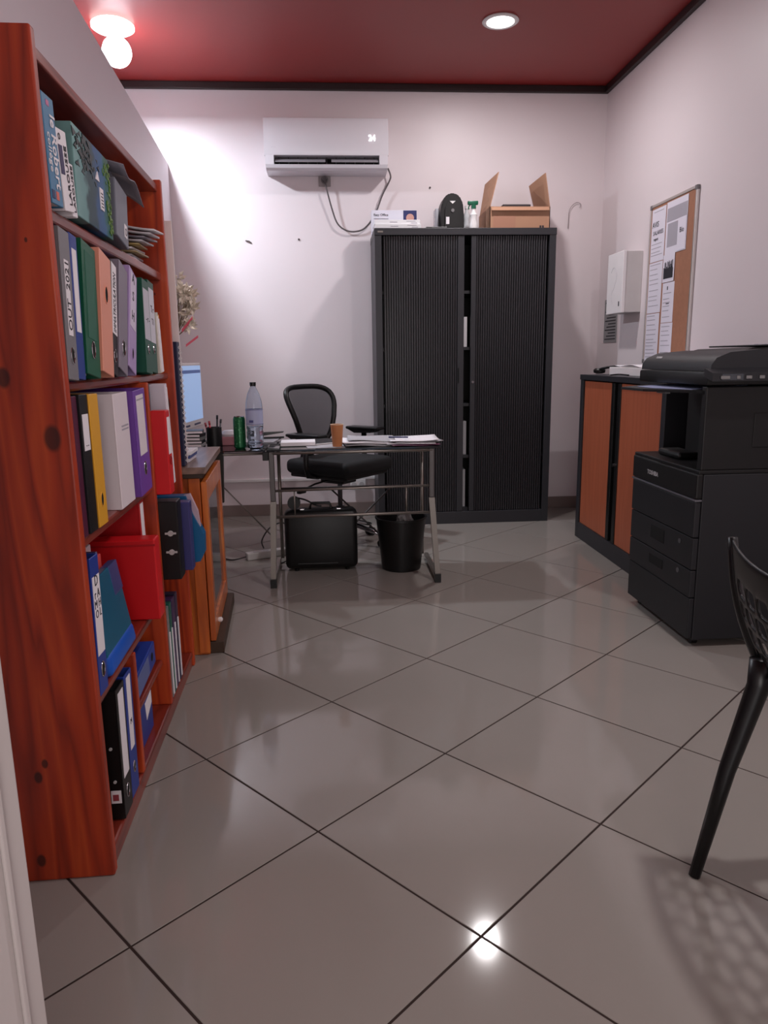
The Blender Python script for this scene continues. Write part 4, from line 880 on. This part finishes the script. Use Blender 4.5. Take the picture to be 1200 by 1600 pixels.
MB().lathe([(.023, 0), (.0245, .002), (.0325, .112), (.031, .112), (.023, .008), (.002, .008)], 28).build('cup_wall', P('kraft_cup', (188, 122, 78), .6), t, smooth=True)
MB().tube([(.0325*math.cos(k*math.pi/12), .0325*math.sin(k*math.pi/12), .112) for k in range(24)], .0016, 6, True).build('rim', P('cup_rim', (232, 206, 176), .5), t, smooth='all')
lbs = ['lowest sheet of the left paper pile on the glass desk', 'second sheet of the left paper pile on the glass desk', 'third sheet of the left paper pile on the glass desk', 'topmost sheet of the left paper pile on the glass desk', 'mauve folder at the bottom of the right paper pile', 'white sheet over the mauve folder in the right pile', 'crooked middle sheet of the right paper pile', 'topmost crumpled sheet of the right paper pile']
sp_ = [(.19, 3.86, .05, 0), (.20, 3.88, -.08, 1), (.17, 3.87, .12, 2), (.21, 3.90, -.02, 3), (.42, 3.83, .10, 0), (.42, 3.84, -.12, 1), (.43, 3.86, .2, 2), (.43, 3.85, -.05, 3)]
for k, (x, y, rz, lv) in enumerate(sp_):
    hz = .0012+.006*lv
    o = MB().grid(lambda i, j: Vector((-.125+.25*i, -.13+.26*j, .003*math.sin(6*i+k)*math.cos(4*j+k)+.0035+.007*(i if k > 3 else 1-i)**2*(lv/3))), 10, 8).build('paper_sheet', P('mauve_folder', (120, 70, 100), .5) if k == 4 else (paper_m if k % 3 else greyp_m), None, smooth='all', loc=(x, y, ZD+hz), rot=(0, 0, rz), solid=.0012)
    tag(o, lbs[k], 'sheet')
o = MB().rod((.30, 3.84, ZD+.034), (.40, 3.82, ZD+.034), .004, n=8).build('pen', P('navy_pen', (36, 40, 90), .4), None, smooth=True); tag(o, 'dark blue pen lying on the right paper pile', 'pen')

# ------------------------------------------------------------------ office chair
oc = thing('office_chair', 'black mesh-back swivel office chair with chrome base behind the glass desk', 'chair', (.045, 4.56, 0), (0, 0, math.radians(-40)))
mesh_m = P('chair_mesh', (36, 38, 44), .6, alpha=.80, noise=0)
fab_m = P('chair_fabric', (20, 20, 22), .8)
def back_pt(a_, b_, dx=0):   # a_ across -1..1, b_ height 0..1
    wv = .120+.135*b_**1.1; z = .60+.385*b_
    return Vector((-.235-.05*b_+.045*a_*a_+dx+.03*math.sin(b_*3.1), a_*wv, z))
def outline(n=44):
    pts = []
    for k in range(n):
        th = 2*math.pi*k/n; c_, s_ = math.cos(th), math.sin(th); p_ = 2/3.6
        a_ = math.copysign(abs(c_)**p_, c_); b_ = .5+.5*math.copysign(abs(s_)**p_, s_); pts.append(back_pt(a_, b_))
    return pts
ol = outline(); MB().tube(ol, .0165, 10, True).build('back_frame', blackp_m, oc, smooth='all')
q = MB(); ce = back_pt(0, .5); rings = []
for f_ in (1, .75, .5, .25):
    ring = []
    for k in range(44):
        th = 2*math.pi*k/44; c_, s_ = math.cos(th), math.sin(th); p_ = 2/3.6
        a_ = f_*math.copysign(abs(c_)**p_, c_); b_ = .5+.5*f_*math.copysign(abs(s_)**p_, s_); ring.append(q.bm.verts.new(back_pt(a_, b_)))
    rings.append(ring)
for i in range(3):
    for k in range(44): q.bm.faces.new((rings[i][k], rings[i][(k+1) % 44], rings[i+1][(k+1) % 44], rings[i+1][k]))
q.bm.faces.new(rings[3]); q.build('back_mesh', mesh_m, oc, smooth='all')
MB().prism([(-.30, -.05, .47), (-.27, -.05, .47), (-.225, -.04, .62), (-.255, -.04, .66)], (0, .09, 0)).build('back_support', blackp_m, oc)
MB().box(-.235, -.205, -.17, .17, .60, .635, .012).build('lumbar_bar', blackp_m, oc, smooth=True)
q = MB(); q.box(-.24, .25, -.24, .24, .465, .555, .035, 4); o = q.build('seat', fab_m, oc, smooth=True)
Box('seat_shell', blackp_m, oc, -.22, .22, -.21, .21, .445, .47, .008)
Box('tilt_mechanism', blackp_m, oc, -.10, .08, -.07, .07, .395, .445, .008)
MB().rod((0, 0, .13), (0, 0, .25), .026, n=20).rod((0, 0, .25), (0, 0, .40), .015, n=16).build('gas_column', P('grey_column', (90, 90, 94), .3, .8), oc, smooth=True)
q = MB(); q.tube([(-.02, -.07, .42), (-.05, -.18, .405), (-.07, -.26, .38)], .006, 8); q.box(-.085, -.055, -.31, -.25, .36, .385, .006); q.build('lever', black_m, oc, smooth=True)
for s_ in (-1, 1):
    ar = thing('armrest', None, None); ar.parent = oc
    q = MB(); q.tube([(-.02, s_*.18, .452), (-.02, s_*.27, .47), (-.02, s_*.285, .52), (-.02, s_*.285, .68)], .017, 10); q.build('arm_post', blackp_m, ar, smooth='all')
    q = MB(); q.prism([(-.13, s_*.285-.04, .705), (.10, s_*.285-.04, .705), (.06, s_*.285-.04, .685), (-.07, s_*.285-.04, .68)], (0, .08, 0)); q.box(-.14, .12, s_*.285-.045, s_*.285+.045, .703, .722, .008, 2); q.build('arm_pad', black_m, ar)
for k in range(5):
    an = math.radians(72*k+14); c_, s_ = math.cos(an), math.sin(an)
    lg = thing('base_arm', None, None); lg.parent = oc; lg.rotation_euler = (0, 0, an)
    MB().tube([(.02, 0, .135), (.12, 0, .125), (.22, 0, .095), (.285, 0, .075)], [.020, .017, .014, .012], 10).build('spoke', chrome_m, lg, smooth='all')
    MB().rod((.285, -.024, .027), (.285, -.006, .027), .027, n=18).rod((.285, .006, .027), (.285, .024, .027), .027, n=18).rod((.285, 0, .03), (.285, 0, .075), .007, n=8).build('caster', blackp_m, lg, smooth=True)
# ------------------------------------------------------------------ under the desk
ca = thing('hard_case', 'black rounded hard case standing on the floor under the glass desk', 'case', (-.071, 3.94, 0))
q = MB(); q.box(-.20, .20, 0, .10, .012, .345, .03, 3); q.build('shell', blackp_m, ca, smooth=True); q = MB(); q.box(-.195, .195, .104, .17, .015, .335, .025, 3); q.build('rear_shell', blackp_m, ca, smooth=True)
Box('seam', P('seam_grey', (44, 44, 46), .4), ca, -.13, .09, -.002, .003, .045, .049)
MB().tube([(-.06, .06, .343), (-.05, .06, .375), (.05, .06, .375), (.06, .06, .343)], .008, 8).build('handle', black_m, ca, smooth=True)
for dx in (-.10, .10): Box('latch', chrome_m, ca, dx-.012, dx+.012, .02, .04, .344, .352, .002)
q = MB()
for dx in (-.14, .14): q.rod((dx, .03, .0), (dx, .03, .013), .012, n=10).rod((dx, .14, 0), (dx, .14, .016), .012, n=10)
q.build('foot', black_m, ca)
t = thing('headset', 'black round headset resting on top of the hard case', 'headset', (-.215, 3.99, .346))
MB().rod((-.0, -.018, .036), (.0, .018, .036), .035, n=24).build('ear_pad', blackp_m, t, smooth=True)
MB().tube(smoothpts([(.0, .0, .066), (.06, .03, .045), (.12, .03, .012), (.15, .03, .008)]), .005, 6).build('band', black_m, t, smooth='all')
bn = thing('waste_bin', 'black plastic waste bin under the right end of the desk', 'bin', (.372, 3.965, 0))
MB().lathe([(.104, 0), (.108, .004), (.138, .285), (.144, .287), (.144, .295), (.134, .295), (.104, .012), (.003, .012)], 36).build('bucket', blackp_m, bn, smooth=True)
q = MB(); bmesh.ops.create_icosphere(q.bm, subdivisions=3, radius=.045)
for v in q.bm.verts: v.co *= 1+.22*math.sin(v.co.x*160)*math.sin(v.co.y*130+1)*math.cos(v.co.z*140)
o = q.build('crumpled_paper', P('crumpled_grey', (110, 108, 108), .6), None, loc=(.39, 3.95, .275)); tag(o, 'crumpled grey paper poking out of the waste bin', 'paper')
q = MB(); bmesh.ops.create_icosphere(q.bm, subdivisions=3, radius=.10)
for v in q.bm.verts: v.co.z *= .9; v.co *= 1+.06*math.sin(v.co.x*90)*math.sin(v.co.y*80)
o = q.build('rubbish_bag', P('bag_black', (20, 20, 22), .3), None, loc=(.372, 3.965, .14)); tag(o, 'dark rubbish bag filling the waste bin below the crumpled paper', 'bag')
ps = thing('power_strip', 'white power strip lying on the floor left of the hard case', 'power strip', (-.50, 4.24, 0), (0, 0, math.radians(24)))
Box('strip_body', P('strip_white', (196, 192, 190), .4), ps, -.02, .24, -.026, .026, 0, .042, .005)
for k in range(3): MB().rod((.04+.06*k, 0, .042), (.04+.06*k, 0, .0435), .018, n=16).build('outlet', P('socket_well', (186, 184, 184), .4), ps)
o = MB().tube(smoothpts([(-.42, 4.29, .052), (-.43, 4.30, .10), (-.38, 4.33, .17), (-.30, 4.35, .19), (-.24, 4.30, .12), (-.26, 4.22, .012), (-.32, 4.10, .006)]), .0045, 6).build('looped_cable', P('dark_cable', (36, 34, 34), .5), None, smooth='all'); tag(o, 'dark cable looping up from the power strip', 'cable')
o = MB().tube(smoothpts([(-.52, 4.23, .02), (-.60, 4.22, .006), (-.70, 4.30, .005), (-.84, 4.28, .005)]), .0045, 6).build('floor_cable', P('dark_cable', (36, 34, 34), .5), None, smooth='all'); tag(o, 'dark cable running left along the floor from the power strip', 'cable')

# ------------------------------------------------------------------ foreground chair
fcx = thing('perforated_chair', 'black plastic chair with perforated back at the right edge, near the camera', 'chair', (0, 0, 0))
def shell(s_, t_):  # s across 0..1 (Y 1.50 -> 1.02), t down 0..1
    y = 1.50-.48*s_; bend = 4*s_*(1-s_); z = .757-.018*bend - t_*(.29-.018*bend)
    yy = 1.26+(y-1.26)*(1-.16*t_)
    return Vector((.868-.048*bend*(1-.5*t_)+.075*t_-.02*math.sin(t_*3.1), yy, z))
def perforated(fn, nu, nv, keep, name, parent, th=.008):
    q = MB(); V = [[q.bm.verts.new(fn(i/nu, j/nv)) for j in range(nv+1)] for i in range(nu+1)]
    for i in range(nu):
        for j in range(nv):
            if keep(i, j): q.bm.faces.new((V[i][j], V[i+1][j], V[i+1][j+1], V[i][j+1]))
    for v in [v for v in q.bm.verts if not v.link_faces]: q.bm.verts.remove(v)
    return q.build(name, black_m, parent, smooth='all', solid=th, sub=1)
def hole(i, j, m_, n_): 
    r = j//3; return (j % 3 != 0) and ((i+2*(r % 2)) % 4 in (1, 2, 3)) and True
perforated(shell, 33, 16, lambda i, j: not (1 < i < 31 and 2 < j < 15 and hole(i, j, 0, 0)), 'backrest', fcx)
def seatf(s_, t_):
    return Vector((.93+.44*s_, 1.465-.41*t_, .452+.010*math.cos(s_*6.28)-.012*math.sin(t_*3.14)-(.02*max(0, s_-.85)/.15)))
perforated(seatf, 28, 26, lambda i, j: not (2 < i < 26 and 2 < j < 24 and hole(i, j, 0, 0)), 'seat', fcx)
for s_ in (0, 1):
    pts = [shell(s_, k/8) for k in range(9)]
    MB().tube(pts, [.010+.006*k/8 for k in range(9)], 10).build('back_rail', black_m, fcx, smooth='all')
for (x0, y0, x1, y1) in ((.915, 1.43, .786, 1.398), (.915, 1.09, .80, 1.05), (1.34, 1.43, 1.44, 1.47), (1.34, 1.09, 1.44, 1.03)):
    top = Vector((x0, y0, .50 if x0 < 1 else .44)); bot = Vector((x1, y1, .0))
    mid = top.lerp(bot, .12)+Vector((.012 if x0 < 1 else -.01, 0, 0))
    MB().tube([top, mid, top.lerp(bot, .5), bot], [.024, .024, .018, .0125], 12).build('leg', black_m, fcx, smooth='all')
